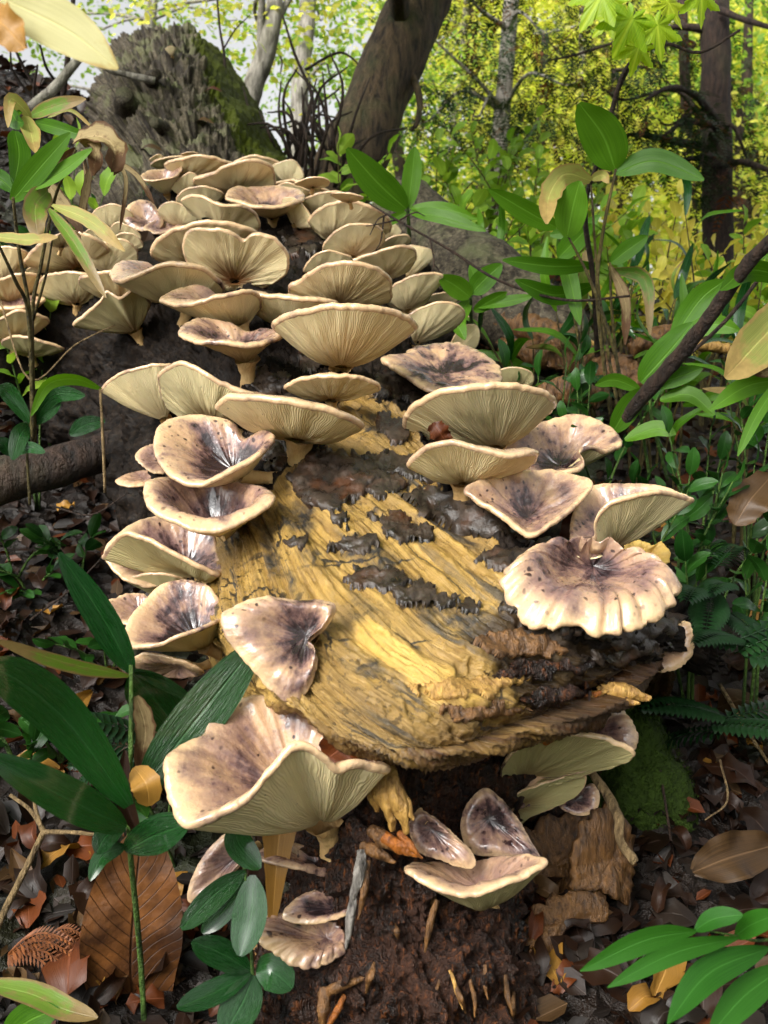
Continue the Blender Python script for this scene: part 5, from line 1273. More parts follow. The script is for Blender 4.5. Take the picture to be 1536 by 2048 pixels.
plant('bamboo_grass', (940, 700, 2.15), 'low bamboo grass tuft hard against the stacked mushrooms on the log edge', 'bamboo grass',
  [([(945,740,2.2),(942,640,2.08),(942,590,2.03)], [8,7,5], 'culm_green')],
  [(d3([(940,594),(912,572),(878,552)], 2.03, 2.0), 44, 'sasa', {}), (d3([(944,586),(968,560),(1004,528)], 2.03, 2.0), 44, 'sasa', {}),
   (d3([(948,622),(980,602),(1014,584)], 2.03, 2.0), 28, 'sasa', {}), (d3([(952,614),(1010,604),(1066,592)], 2.03, 1.98), 24, 'sasa', dict(tw=.8)),
   (d3([(940,600),(915,640),(930,680)], 2.05, 2.0), 34, 'sasa', {}), (d3([(942,590),(950,560),(940,530)], 2.05, 2.05), 26, 'sasa', {})])
plant('bamboo_grass', (1330, 900, 1.6), 'bamboo grass with broad fresh blades behind the dark leaning stick', 'bamboo grass',
  [([(1335,960,1.65),(1300,800,1.62),(1340,680,1.62)], [7,6,4], 'culm_green'), ([(1300,960,1.65),(1285,860,1.62),(1275,770,1.6)], [7,6,4], 'culm_green')],
  [(d3([(1282,765),(1330,712),(1386,646)], 1.62, 1.58), 64, 'sasa', {}), (d3([(1300,772),(1350,756),(1405,736)], 1.62, 1.6), 40, 'sasa', dict(tw=.6)),
   (d3([(1225,865),(1258,812),(1292,776)], 1.6, 1.58), 50, 'sasa', {}), (d3([(1250,880),(1310,858),(1352,868)], 1.6, 1.56), 36, 'sasa', dict(tw=.7)),
   (d3([(1320,800),(1380,790),(1430,830)], 1.62, 1.58), 36, 'sasa', dict(tw=.7)), (d3([(1340,690),(1420,650),(1480,660)], 1.62, 1.58), 40, 'sasa', dict(tw=.6)),
   (d3([(1345,680),(1400,600),(1450,560)], 1.64, 1.6), 50, 'sasa', {}), (d3([(1280,780),(1230,760),(1190,770)], 1.6, 1.58), 28, 'sasa', {})])
plant('bamboo_grass', (1560, 1000, 1.4), 'big yellow mottled bamboo grass blade leaning in by the dark leaning stick', 'bamboo grass',
  [([(1600,1100,1.45),(1590,800,1.42),(1575,620,1.4)], [8,8,6])],
  [(d3([(1590,610),(1520,680),(1450,756)], 1.4, 1.36), 100, 'sasa_pale', dict(rag=.1, tw=.3)), (d3([(1580,740),(1520,820),(1475,912)], 1.4, 1.36), 26, 'sasa', {}),
   (d3([(1590,760),(1500,770),(1420,820)], 1.42, 1.4), 44, 'sasa', dict(tw=.6)), (d3([(1590,560),(1500,540),(1440,580)], 1.45, 1.4), 44, 'sasa', dict(tw=.5)),
   (d3([(1580,700),(1540,740),(1500,745)], 1.4, 1.38), 24, 'sasa_dry', {})])

# ---- sticks
t_ = thing('dead_stick', W(1230, 880, 1.62), 'dark curved dead stick rising beside the log over the bamboo grass', 'stick')
tube_obj('shaft', d3([(1222,890),(1262,822),(1320,755),(1382,682),(1440,605),(1500,522),(1560,465)], 1.64, 1.35), [24,28,30,30,28,28,26], 'twig', t_, 12, .14)
tube_obj('side_twig', d3([(1310,765),(1400,690),(1470,620),(1560,500)], 1.6, 1.5), [10,8,8,7], 'twig', t_, 6)
t_ = thing('thin_twig', W(1250, 590, 1.9), 'long thin dead twig with fine forks sweeping over the log edge', 'twig')
tube_obj('shaft', d3([(740,408),(790,438),(900,500),(1000,562),(1130,600),(1260,592)], 2.1, 1.85), [3,5,6,6,6,5], 'twig', t_, 6)
for q in ([(772,430),(755,440),(740,470)], [(790,440),(768,446),(732,452)], [(768,432),(762,480),(752,500)], [(860,478),(868,530),(852,560)], [(868,528),(885,548),(900,556)], [(800,440),(830,425),(850,432)], [(940,526),(955,580),(968,600)]):
    tube_obj('fork', d3(q, 2.06, 2.02), [4,3,2], 'twig', t_, 5)
t_ = thing('old_branch', W(-60, 1010, 1.75), 'rotting dark branch lying in the shade beside the flank mushrooms', 'branch')
tube_obj('shaft', [(-120,1015,1.66),(0,965,1.70),(150,922,1.76),(330,862,1.9)], [104,96,78,60], 'bark_dark', t_, 20, .16, 3)
t_ = thing('forked_twig', W(0, 1850, 1.02), 'pale forked twig lying on the leaf litter below the glossy blades', 'twig')
tube_obj('shaft', [(-30,1905,1.0),(20,1800,1.02),(60,1720,1.03),(88,1662,1.05)], [15,15,14,13], 'twig_tan', t_, 8, .2)
tube_obj('fork', [(88,1662,1.05),(60,1620,1.06),(20,1590,1.07)], [11,9,7], 'twig_tan', t_, 7, .2)
tube_obj('fork', [(88,1664,1.05),(150,1665,1.03),(210,1672,1.02)], [11,9,6], 'twig_tan', t_, 7, .2)
tube_obj('fork', [(84,1660,1.05),(70,1610,1.06),(66,1560,1.08)], [10,8,6], 'twig_tan', t_, 7, .2)
t_ = thing('knobbly_stick', W(1250, 1720, 1.12), 'knobbly pale stick leaning on the hanging bark sheets', 'stick')
tube_obj('shaft', [(1178,1540,1.16),(1215,1590,1.13),(1238,1640,1.11),(1240,1680,1.10),(1270,1725,1.09)], [16,20,22,18,20], 'twig_tan', t_, 10, .25, 4)
for k, (pts, w) in enumerate([([(1060,930,1.6),(1200,1180,1.4),(1380,1170,1.5)], 4), ([(1250,1120,1.6),(1400,1060,1.7),(1560,1000,1.8)], 5), ([(1330,1020,1.7),(1370,1040,1.65),(1420,1060,1.6)], 7),
                              ([(1440,1520,1.3),(1455,1600,1.25),(1410,1640,1.22)], 5), ([(1260,1620,1.3),(1310,1480,1.35),(1290,1380,1.4)], 4), ([(1320,1540,1.25),(1345,1700,1.2),(1360,1820,1.15)], 6),
                              ([(0,600,1.7),(60,760,1.7),(150,690,1.75),(230,650,1.8)], 4), ([(100,1010,1.5),(180,1030,1.5),(250,990,1.5)], 4), ([(60,1240,1.5),(140,1180,1.55),(200,1120,1.6)], 5),
                              ([(1440,1370,1.5),(1500,1470,1.4),(1560,1560,1.35)], 9)]):
    t_ = tube_obj('ground_twig', pts, [w, w * .9, w * .6] if len(pts) == 3 else [w, w, w * .8, w * .6], 'twig' if k % 3 else 'twig_tan')
    tag(t_, 'thin dead twig caught in the undergrowth round the log', 'twig', 'loose twigs round the log')

# ---- leaves and scraps resting on mushrooms and plants
def scrap(name, label, spine, w, mat, cat='leaf', **kw):
    kw.setdefault('kind', 'oval'); kw.setdefault('nc', 7); kw.setdefault('n', 16)
    return tag(leaf_obj(name, spine, w, mat, **kw), label, cat)
scrap('dead_leaf', 'orange brown dead leaf lodged in the fold of the largest mushroom', [(648,1522,.952),(688,1492,.945),(728,1468,.955)], 84, 'litter_orange', wave=.3, fold=.5)
scrap('dead_leaf', 'bright orange leaf stuck to the curled gilled mushroom at the log edge', [(1176,990,1.25),(1154,1035,1.24),(1130,1092,1.24)], 50, 'litter_orange', wave=.3, rag=.3, fold=.1)
scrap('leaf_scrap', 'small dark brown leaf scrap clinging to the biggest crest funnel', [(866,846,1.385),(880,866,1.38),(894,886,1.385)], 40, 'litter_orange', wave=.4, rag=.5, fold=.5)
scrap('dead_leaf', 'russet dead leaf standing between mushrooms beside the greyish mauve cap', [(298,462,2.2),(288,500,2.18),(296,540,2.2)], 44, 'litter_brown', fold=.3)
scrap('dead_leaf', 'small yellow toothed leaf resting on the bamboo grass stalk', [(268,1535,.94),(292,1570,.92),(298,1612,.93)], 60, 'litter_ochre', fold=.1, rag=.2)
scrap('dead_leaf', 'red brown curled leaf caught under the small yellow one', [(250,1500,.955),(248,1590,.95),(275,1665,.95)], 34, 'litter_brown', fold=.6)
scrap('dead_leaf', 'huge brown dead leaf with a dark midrib standing beside the bamboo grass', [(285,1655,1.06),(270,1800,1.055),(262,1930,1.06),(270,2090,1.08)], 205, 'big_brown', n=26, nc=11, fold=.12, wave=.10, kind='oval')
scrap('dead_leaf', 'long ochre strip of dead leaf hanging behind the drab brown shelf', [(560,1640,1.03),(552,1740,1.01),(545,1835,1.0)], 74, 'litter_ochre', kind='wedge', fold=.3, rag=.1)
scrap('beech_nut', 'dark beech nut husk on the rim of the notched fan mushroom', [(406,445,2.085),(415,446,2.08),(425,449,2.085)], 20, 'litter_brown', 'husk', fold=1.2, wave=.3)
scrap('dead_leaf', 'crinkled grey brown dead leaf lying on the litter beside the moss mound', [(1385,1745,1.10),(1460,1715,1.12),(1550,1690,1.16)], 96, 'litter_tan', fold=.3, wave=.3)
scrap('dead_leaf', 'pale tan torn leaf in the undergrowth below the yellow mottled blade', [(1470,1050,1.5),(1500,1000,1.5),(1545,950,1.52)], 74, 'litter_tan', rag=.3, wave=.2)
scrap('yellow_leaf', 'large pale yellow leaf with brown stain hanging over the upper log', [(-60,-30,.72),(60,22,.72),(150,70,.71),(236,138,.70)], 96, 'top_leaf', kind='lance', n=24, nc=9, tw=.3, fold=.12)
scrap('yellow_leaf', 'ochre blotched half of leaf curling below the large pale yellow leaf', [(-45,20,.715),(5,48,.705),(50,98,.70)], 70, 'litter_ochre', tw=.5, tw2=-.3, rag=.35, wave=.3, fold=.25)
for k, (px, py) in enumerate([(300,310),(425,190),(405,255),(500,355)]):
    h, n_ = log_hit(px, py)
    if h is None: continue
    v, f, uv = blade([h + np.array((-.03, 0, .012)), h + np.array((0, -.01, .02)), h + np.array((.035, -.005, .01))], .035, 'oval', 8, 5, normal=(0, -.5, .8))
    tag(obj('dead_leaf', mesh_np('dead_leaf', v, f, uv=uv, mat=MAT['litter_orange' if k % 2 else 'litter_tan'])), 'small dead leaf lying on the grey bark of the upper log', 'leaf', 'dead leaves on the upper log bark')

# ---- brown conifer sprig on the litter
def rust_sprig(px, py, label, n, s):
    c = ground_hit(px, py) + np.array((0, -.01, .02)); e = thing('conifer_sprig', c, label, 'sprig')
    for q in range(n):
        a_ = .5 * q - .9; fw = unit(np.array((math.cos(a_), -.2, .25 * math.sin(a_ * 2)))); s1 = unit(np.cross(fw, (0, -.6, .8))); Vs = []
        for j in range(16):
            t = (j + .5) / 16; b = c + fw * s * t + np.array((0, 0, .02 * math.sin(t * 3)))
            for sg in (-1, 1):
                l = s * .22 * (1 - .7 * t); e_ = b + (s1 * sg + fw) * l * .7; wv = unit(np.cross(e_ - b, (0, -.6, .8))) * s * .016; m_ = (b + e_) / 2
                Vs.append(np.stack([b, m_ + wv, e_, m_ - wv]))
            b2 = c + fw * s * (t + .07) + np.array((0, 0, .02 * math.sin((t + .07) * 3)))
            Vs.append(np.stack([b - s1 * .0012, b + s1 * .0012, b2 + s1 * .0012, b2 - s1 * .0012]))
        V = np.array(Vs).reshape(-1, 3)
        o = obj('spray', mesh_np('spray', V, np.arange(len(V)).reshape(-1, 4), uv=np.tile(np.array([(.5, 0), (1, .5), (.5, 1), (0, .5)]), (len(V) // 4, 1)), smooth=False, mat=MAT['conifer_rust']), e)
rust_sprig(20, 1935, 'rusty brown dead conifer sprig on the litter beside the pale forked twig', 4, .085)
rust_sprig(90, 1910, 'short rusty conifer sprig beside the big brown leaf', 3, .06)
# ---- moss mound and ferns
mc = W(1265, 1600, 1.36)
th_, ph_ = np.meshgrid(np.linspace(0, 2 * np.pi, 90, endpoint=False), np.linspace(0, np.pi, 60))
sp = np.stack([np.sin(ph_) * np.cos(th_) * .085, np.sin(ph_) * np.sin(th_) * .13, np.cos(ph_) * .165], -1)
sp = sp * (1 + .16 * fbm(sp * 16, 4))[..., None]
sp[..., 0] -= sp[..., 2] * 0.25
mm_ = thing('moss_mound', mc - np.array((0, 0, .16)), 'dark green moss covered mound behind the hanging bark sheets', 'moss mound')
obj('mound', mesh_np('mound', (sp + mc).reshape(-1, 3), grid_faces(60, 90, True), mat=MAT['moss']), mm_)
mv = (sp + mc).reshape(-1, 3); nrm = unit(np.array((0, 0, 1)))
Vs, Fs = [], []
idx = rng.integers(0, len(mv), 9000)
cen = mv[idx]; out = (cen - mc); out /= np.linalg.norm(out, axis=1)[:, None] + 1e-9
L = rng.uniform(.004, .010, (len(idx), 1)); jit = rng.normal(size=(len(idx), 3)) * .5
dr = out + jit + np.array((0, 0, .3)); dr /= np.linalg.norm(dr, axis=1)[:, None]
sdv = np.cross(dr, rng.normal(size=(len(idx), 3))); sdv /= np.linalg.norm(sdv, axis=1)[:, None]
cen = cen + rng.normal(size=cen.shape) * .002
tri = np.stack([cen - sdv * .0012, cen + sdv * .0012, cen + dr * L], 1).reshape(-1, 3)
tf = obj('moss', mesh_np('moss', tri, np.arange(len(tri)).reshape(-1, 3), smooth=False, mat=MAT['moss']), mm_); tf['kind'] = 'stuff'

def frond_mesh(n=16, length=.16, wid=.055):
    parts, uvs = [], []
    for i in range(n):
        t = (i + 1) / (n + 1)
        p = np.array((0, t * length, .03 * math.sin(t * 2.2)))
        l = wid * (math.sin(math.pi * min(1, t * .85 + .15)) ** .8) * .5 + .003
        for s in (-1, 1):
            v, f, uv = blade([p, p + np.array((s * l * .6, l * .25, .002)), p + np.array((s * l, l * .45, -.004))], length / n * 1.1, 'lance', 5, 3, normal=(0, 0, 1))
            parts.append((v, f)); uvs.append(uv)
    v, f = tube_np([(0, 0, 0), (0, length * .5, .03 * math.sin(1.1)), (0, length, .03 * math.sin(2.2))], [.0012, .001, .0004], 5)
    parts.append((v, f)); uvs.append(np.full((len(v), 2), .5))
    V, Fq = join_np(parts)
    return mesh_np('frond', V, Fq, uv=np.vstack(uvs), mat=MAT['fern'])
FR = frond_mesh()
def place(o, pos, fwd, up, scale=1.0):
    f = unit(fwd); r = unit(np.cross(f, up)); u = np.cross(r, f)
    m = Matrix(((r[0], f[0], u[0], pos[0]), (r[1], f[1], u[1], pos[1]), (r[2], f[2], u[2], pos[2]), (0, 0, 0, 1)))
    o.matrix_world = m @ Matrix.Scale(scale, 4)
def place_child(o, parent, pos, fwd, up, scale=1.0):
    o.parent = parent
    f = unit(fwd); r = unit(np.cross(f, up)); u = np.cross(r, f)
    pos = np.asarray(pos) - np.array(parent.location)
    m = Matrix(((r[0], f[0], u[0], pos[0]), (r[1], f[1], u[1], pos[1]), (r[2], f[2], u[2], pos[2]), (0, 0, 0, 1)))
    o.matrix_local = m @ Matrix.Scale(scale, 4)
fern_spots = [((1430,1180,1.32), 'low dark fern beside the ridged rosy mushroom', 7), ((1500,1290,1.2), 'dark fern spray hanging at the corner of the log over bare soil', 6), ((1440,1450,1.3), 'drooping dark fern beside the moss mound', 5), ((1090,800,1.95), 'feathery fern behind the biggest crest funnel', 6), ((1180,1390,1.3), 'small fern sprig under the log corner', 4), ((330,1500,1.2), 'small fern in the shade behind the glossy blades', 5)]
for (p, lab, n) in fern_spots:
    c = W(*p); e = thing('fern', c, lab, 'fern')
    for i in range(n):
        a = rng.uniform(0, 6.28)
        o = bpy.data.objects.new('frond', FR); col.objects.link(o)
        fw = np.array((math.cos(a), math.sin(a) * .6 - .3, rng.uniform(-.5, .35)))
        place_child(o, e, c + rng.normal(size=3) * .012, fw, (0, -.3, 1), rng.uniform(.6, 1.0))

# ---- leaves used over and over
def leafmesh(name, kind, L, wdt, mat, bend=.15, n=9, nc=5, fold=.2, seed=0.0, wave=.1, rag=0.0):
    v, f, uv = blade([(0, 0, 0), (0, L * .5, bend * L * .5), (0, L, -bend * L * .2)], wdt, kind, n, nc, fold, normal=(0, 0, 1), seed=seed, wave=wave, rag=rag)
    return mesh_np(name, v, f, uv=uv, mat=MAT[mat])
def shrub(name, label, cat, c, base, spread, nst, nlv, mats, size, group=None, droop=.2, stem_mat='culm', flat=.55):
    """several arching stems from base; leaves set alternately along each stem, every leaf its own part"""
    e = thing(name, base, label, cat, group)
    c = np.asarray(c, float); base = np.asarray(base, float)
    for s in range(nst):
        off = rng.normal(size=3) * np.array(spread) * .6
        tip = c + off
        mid = (base + tip) / 2 + np.array((off[0] * -.1, 0, .12 * np.linalg.norm(tip - base)))
        pts = np.array([base + rng.normal(size=3) * .006, mid, tip])
        v, f = tube_np(pts, np.array((.0035, .0025, .0012)) * (size / .06) ** .5, 5, 12, 0)
        obj('stem', mesh_np('stem', v, f, mat=MAT[stem_mat]), e)
        cr = crom(pts, 40)
        for l in range(nlv):
            t = .42 + .58 * (l + 1) / nlv
            p = cr[min(39, int(t * 39))]
            T = unit(cr[39] - cr[20]); side = unit(np.cross(T, (0, 0, 1))) * (1 if l % 2 else -1)
            fw = side * 1.0 + T * .7 + np.array((0, 0, rng.uniform(-droop - .2, .25))) + rng.normal(size=3) * .2
            if l == nlv - 1: fw = T + np.array((0, 0, -.1))
            o = bpy.data.objects.new('leaf', mats[rng.integers(len(mats))]); col.objects.link(o)
            up = np.array((0, -.35, 1)) + rng.normal(size=3) * flat
            place_child(o, e, p, fw, up, rng.uniform(.7, 1.15))
    return e
UL = [leafmesh('leaf', 'oval', .07, .042, 'under_leaf', seed=k) for k in range(2)]
UY = [leafmesh('leaf', 'oval', .065, .04, 'under_leaf_yellow', seed=k + 5) for k in range(2)]
SL = [leafmesh('leaf', 'oval', .050, .024, 'shrub_leaf', seed=k + 9, n=7) for k in range(3)]
BL = [leafmesh('leaf', 'sasa', .16 - .015 * k, .022, m, bend=.35, seed=k + 19, n=11) for k, m in enumerate(('sasa', 'sasa', 'sasa_dark', 'sasa_mixed', 'shrub_leaf'))]
# glossy evergreen ground shrubs among the litter
gs = [(1030,720,1.95),(1100,740,1.85),(1180,760,1.8),(1260,940,1.6),(1340,960,1.55),(1430,960,1.55),(1500,930,1.6),(1200,1000,1.6),(1290,1060,1.5),(1380,1080,1.45),(1330,1170,1.4),(1450,1040,1.55),(1150,830,1.8),(1500,830,1.7),(1420,870,1.7),(1520,1130,1.4)]
for k, p in enumerate(gs):
    c = W(*p); b = np.array((c[0] + rng.normal() * .02, c[1] + .03, float(G(c[0], c[1] + .03)) - .01))
    shrub('evergreen_seedling', 'small glossy leaved evergreen seedling in the undergrowth beside the log', 'seedling', c, b, (.09, .06, .05), 3, 6, SL, .05, 'glossy evergreen seedlings beside the log', stem_mat='culm_green')
for k, p in enumerate([(160,390,2.3),(60,440,2.2),(30,600,2.0),(200,395,2.6),(110,300,2.6)]):
    c = W(*p); b = np.array((c[0], c[1] + .1, min(float(G(c[0], c[1] + .1)), c[2] - .1)))
    shrub('evergreen_seedling', 'small leafy seedling among the withered bamboo grass', 'seedling', c, b, (.10, .08, .06), 3, 5, SL if k % 2 else UL, .05, 'seedlings among the withered bamboo grass', stem_mat='culm_green')
for k, p in enumerate([(60,1160,1.75),(150,1080,1.8),(20,1060,1.8),(120,1440,1.35),(40,1480,1.3),(200,1260,1.55),(330,1560,1.2)]):
    c = W(*p); b = np.array((c[0], c[1] + .02, float(G(c[0], c[1] + .02)) - .01)); c[2] = max(c[2], b[2] + .04)
    shrub('evergreen_seedling', 'low dark leaved seedling in the shade on the bamboo side of the log', 'seedling', c, b, (.10, .07, .04), 3, 5, SL, .05, 'seedlings in the shade on the bamboo side', stem_mat='culm_green')
# understory behind the log
us = [(860,390,3.6),(960,350,3.9),(1060,370,3.8),(880,480,3.1),(980,460,3.2),(1080,470,3.2),(1180,470,3.4),(1000,310,4.6),(880,310,4.4),(1120,420,4.2),(720,340,3.3),(1060,300,5.0),(1150,340,5.2)]
for k, p in enumerate(us):
    c = W(*p); b = np.array((c[0] + rng.normal() * .05, c[1] + .05, float(G(c[0], c[1])) - .01))
    shrub('leafy_shrub', 'light green oval leaved shrub in the understory behind the log', 'shrub', c, b, (.26, .2, .13), 5, 8, UL, .08, 'green shrubs behind the log')
uy = [(1260,500,3.2),(1340,450,3.4),(1430,450,3.4),(1510,470,3.2),(1300,560,2.9),(1400,560,2.9),(1490,570,2.8),(1240,420,4.0),(1380,620,2.7),(1500,640,2.6),(1350,520,3.0)]
for k, p in enumerate(uy):
    c = W(*p); b = np.array((c[0] + rng.normal() * .05, c[1] + .05, float(G(c[0], c[1])) - .01))
    shrub('leafy_shrub', 'yellowing oval leaved shrub beyond the bamboo grass stalks', 'shrub', c, b, (.22, .18, .12), 5, 8, UY if k % 3 else UL, .08, 'yellowing shrubs beyond the bamboo grass')
for k, p in enumerate([(1080,600,2.2),(1160,640,2.1),(1290,620,2.2),(1380,700,2.0),(1460,620,2.2),(1500,740,1.9),(1050,560,2.5),(1240,560,2.6),(980,540,2.6),(1420,520,2.6),(1330,640,2.3),(1200,560,2.7)]):
    c = W(*p); b = np.array((c[0], c[1] + .05, float(G(c[0], c[1])) - .01))
    shrub('bamboo_grass', 'narrow bladed bamboo grass clump in the thicket beyond the broken limb', 'bamboo grass', c, b, (.12, .1, .08), 3, 4, BL, .08, 'bamboo grass clumps beyond the broken limb', flat=.8)

# ---- maple twig
def maple_mesh():
    pts = []
    lob = [(-150, .45), (-105, .72), (-55, .92), (0, 1.0), (55, .92), (105, .72), (150, .45)]
    for i, (a, l) in enumerate(lob):
        for s_ in (-1, 1):
            pr = [(a + s_ * 21, l * .56), (a + s_ * 15, l * .62), (a + s_ * 15, l * .72), (a + s_ * 9, l * .76), (a + s_ * 7, l * .86)]
            if s_ < 0: pts += pr + [(a, l)]
            else: pts += pr[::-1]
        if i < 6: pts.append((a + 26, .46))
    pts.append((180, .10))
    P = np.array([(math.sin(R(a)) * l, math.cos(R(a)) * l, -.12 * l * l + .05 * math.sin(a)) for a, l in pts]) * .055
    V = np.vstack([P, [(0, 0, .004)]])
    n = len(P)
    f = np.stack([np.arange(n), (np.arange(n) + 1) % n, np.full(n, n)], 1)[:, ::-1]
    uv = np.stack([V[:, 0] / .11 + .5, V[:, 1] / .11 + .4], 1)
    return mesh_np('maple_leaf', V, f, uv=uv, mat=MAT['maple'], smooth=False)
MP = maple_mesh()
e = thing('maple_sapling', W(1210, 900, 2.2), 'slender maple sapling holding bright yellow green lobed leaves', 'sapling')
tube_obj('stem', [(1200,900,2.2),(1190,600,1.95),(1170,420,1.8),(1205,300,1.7),(1242,160,1.62),(1290,90,1.55)], [12,11,10,10,10,7], 'twig', e, 8, .1)
tube_obj('branch', [(1230,190,1.64),(1270,120,1.62),(1330,88,1.6),(1400,105,1.6),(1480,60,1.6)], [9,8,7,6,5], 'twig', e, 7, .1)
for k, (px, py, D, s, a) in enumerate([(1262,40,1.45,1.0,205),(1312,52,1.5,.95,165),(1205,-10,1.42,1.0,215),(1275,95,1.5,.75,190),(1400,-15,1.5,.9,170),(1335,8,1.55,.8,140),(1225,35,1.5,.7,230)]):
    o = bpy.data.objects.new('leaf', MP); col.objects.link(o)
    a = R(a)
    place_child(o, e, W(px, py, D), (math.sin(a), .1, math.cos(a)), (rng.normal() * .3, -1, .5), s)

# ---- second fallen limb and broken wood beyond
t_ = thing('broken_limb', W(1000, 620, 2.5), 'fallen grey limb split open to orange brown wood behind the log', 'limb')
v, f = tube_np([W(800,420,3.0), W(900,510,2.75), W(1000,600,2.5), W(1090,665,2.35), W(1160,720,2.25)], [.10,.11,.115,.10,.06], 28, 60, .12, 6)
z = np.zeros(len(v)); obj('shaft', mesh_np('limb_shaft', v, f, attrs={'wood': z, 'wet': z, 'far': z + .9, 'moss': z + .15, 'tear': z}, uv=v[:, [0, 2]], mat=MAT['log']), t_)
for k, (pts, w, m) in enumerate([([(1000,640,2.36),(1070,660,2.27),(1140,690,2.2),(1190,720,2.15)], [40,60,60,20], 'slab'), ([(1000,690,2.3),(1090,710,2.22),(1180,740,2.15)], [30,56,26], 'slab'), ([(1060,640,2.3),(1130,665,2.24),(1200,695,2.2)], [16,24,10], 'tan_wood')]):
    chunk('split_wood', pts, w, m, t_, 60 + k)
for k, (pts, w, m) in enumerate([([(1260,700,2.2),(1320,675,2.2),(1380,660,2.25)], [26,50,26], 'slab'), ([(1180,720,2.1),(1240,745,2.0),(1290,770,1.95)], [40,70,30], 'slab'), ([(1330,690,2.1),(1400,690,2.1),(1470,700,2.1)], [22,26,16], 'tan_wood'), ([(1080,790,1.9),(1140,780,1.88),(1200,800,1.85)], [40,60,40], 'slab')]):
    tag(chunk('wood_chunk', pts, w, m, None, 70 + k), 'broken rotten chunk of wood lying beyond the split grey limb', 'wood chunk', 'rotten wood chunks beyond the limb')

# ------------------------------------------------------------------ trees behind
def leaf_cloud(centers, n, size, clump=.25, sub=12, flat=.5, aspect=.6, seed=0):
    """n folded leaves gathered in small tilted sprays inside ellipsoids (centre, radii)"""
    r_ = np.random.default_rng(seed)
    P, Nrm = [], []
    w = np.array([np.prod(c[1]) ** .67 for c in centers]); w = w / w.sum()
    for (c, rad), ww in zip(centers, w):
        ns = max(1, int(n * ww / sub))
        d = r_.normal(size=(ns, 3)); d /= np.linalg.norm(d, axis=1)[:, None]
        sc_ = c + d * (r_.random((ns, 1)) ** .45) * np.array(rad)
        nn = np.array((0, -.7, .8)) + r_.normal(size=(ns, 3)) * flat
        for s in range(ns):
            q = r_.normal(size=(sub, 3)) * clump
            nu = unit(nn[s]); q -= (q @ nu)[:, None] * nu * .85
            P.append(sc_[s] + q); Nrm.append(np.repeat(nu[None], sub, 0))
    P = np.vstack(P); Nn = np.vstack(Nrm) + r_.normal(size=(len(P), 3)) * .35
    Nn /= np.linalg.norm(Nn, axis=1)[:, None]
    fw = np.cross(Nn, r_.normal(size=P.shape)); fw /= np.linalg.norm(fw, axis=1)[:, None] + 1e-9
    sd = np.cross(fw, Nn)
    s = size * r_.uniform(.6, 1.25, (len(P), 1)); b = s * aspect * .5
    V = np.stack([P, P + fw * s * .3 + sd * b * .9 + Nn * s * .05, P + fw * s * .7 + sd * b * .8 + Nn * s * .05, P + fw * s, P + fw * s * .7 - sd * b * .8 + Nn * s * .05, P + fw * s * .3 - sd * b * .9 + Nn * s * .05], 1).reshape(-1, 3)
    o = np.arange(len(P)) * 6
    Fq = np.concatenate([np.stack([o, o + 1, o + 2, o + 3], 1), np.stack([o, o + 3, o + 4, o + 5], 1)], 0)
    uv = np.tile(np.array([(.5, 0), (1, .3), (1, .7), (.5, 1), (0, .7), (0, .3)]), (len(P), 1))
    return V, Fq, uv
def spray_cloud(centers, n, size, seed=0):
    """drooping flat conifer sprays made of narrow scales"""
    r_ = np.random.default_rng(seed)
    Vs = []
    for k in range(n):
        c, rad = centers[r_.integers(len(centers))]
        d = unit(r_.normal(size=3)) * r_.random() ** .4
        p = np.asarray(c) + d * np.array(rad)
        a = r_.uniform(0, 6.28)
        fw = unit(np.array((math.cos(a), math.sin(a) * .6, -.55 + r_.normal() * .25)))
        s1 = unit(np.cross(fw, (0, 0, 1))); nn = np.cross(s1, fw)
        L = size * r_.uniform(.6, 1.3)
        for j in range(9):
            t = (j + .5) / 9; b = p + fw * L * t - np.array((0, 0, .25 * L * t * t))
            for sg in (-1, 1):
                l = L * .38 * (1 - t * .7); e_ = b + (s1 * sg * .8 + fw * .6) * l + nn * r_.normal() * .1 * l
                wv = unit(np.cross(e_ - b, nn)) * L * .035
                m_ = (b + e_) / 2
                Vs.append(np.stack([b, m_ + wv, e_, m_ - wv]))
    V = np.array(Vs).reshape(-1, 3)
    return V, np.arange(len(V)).reshape(-1, 4), np.tile(np.array([(.5, 0), (1, .5), (.5, 1), (0, .5)]), (len(V) // 4, 1))
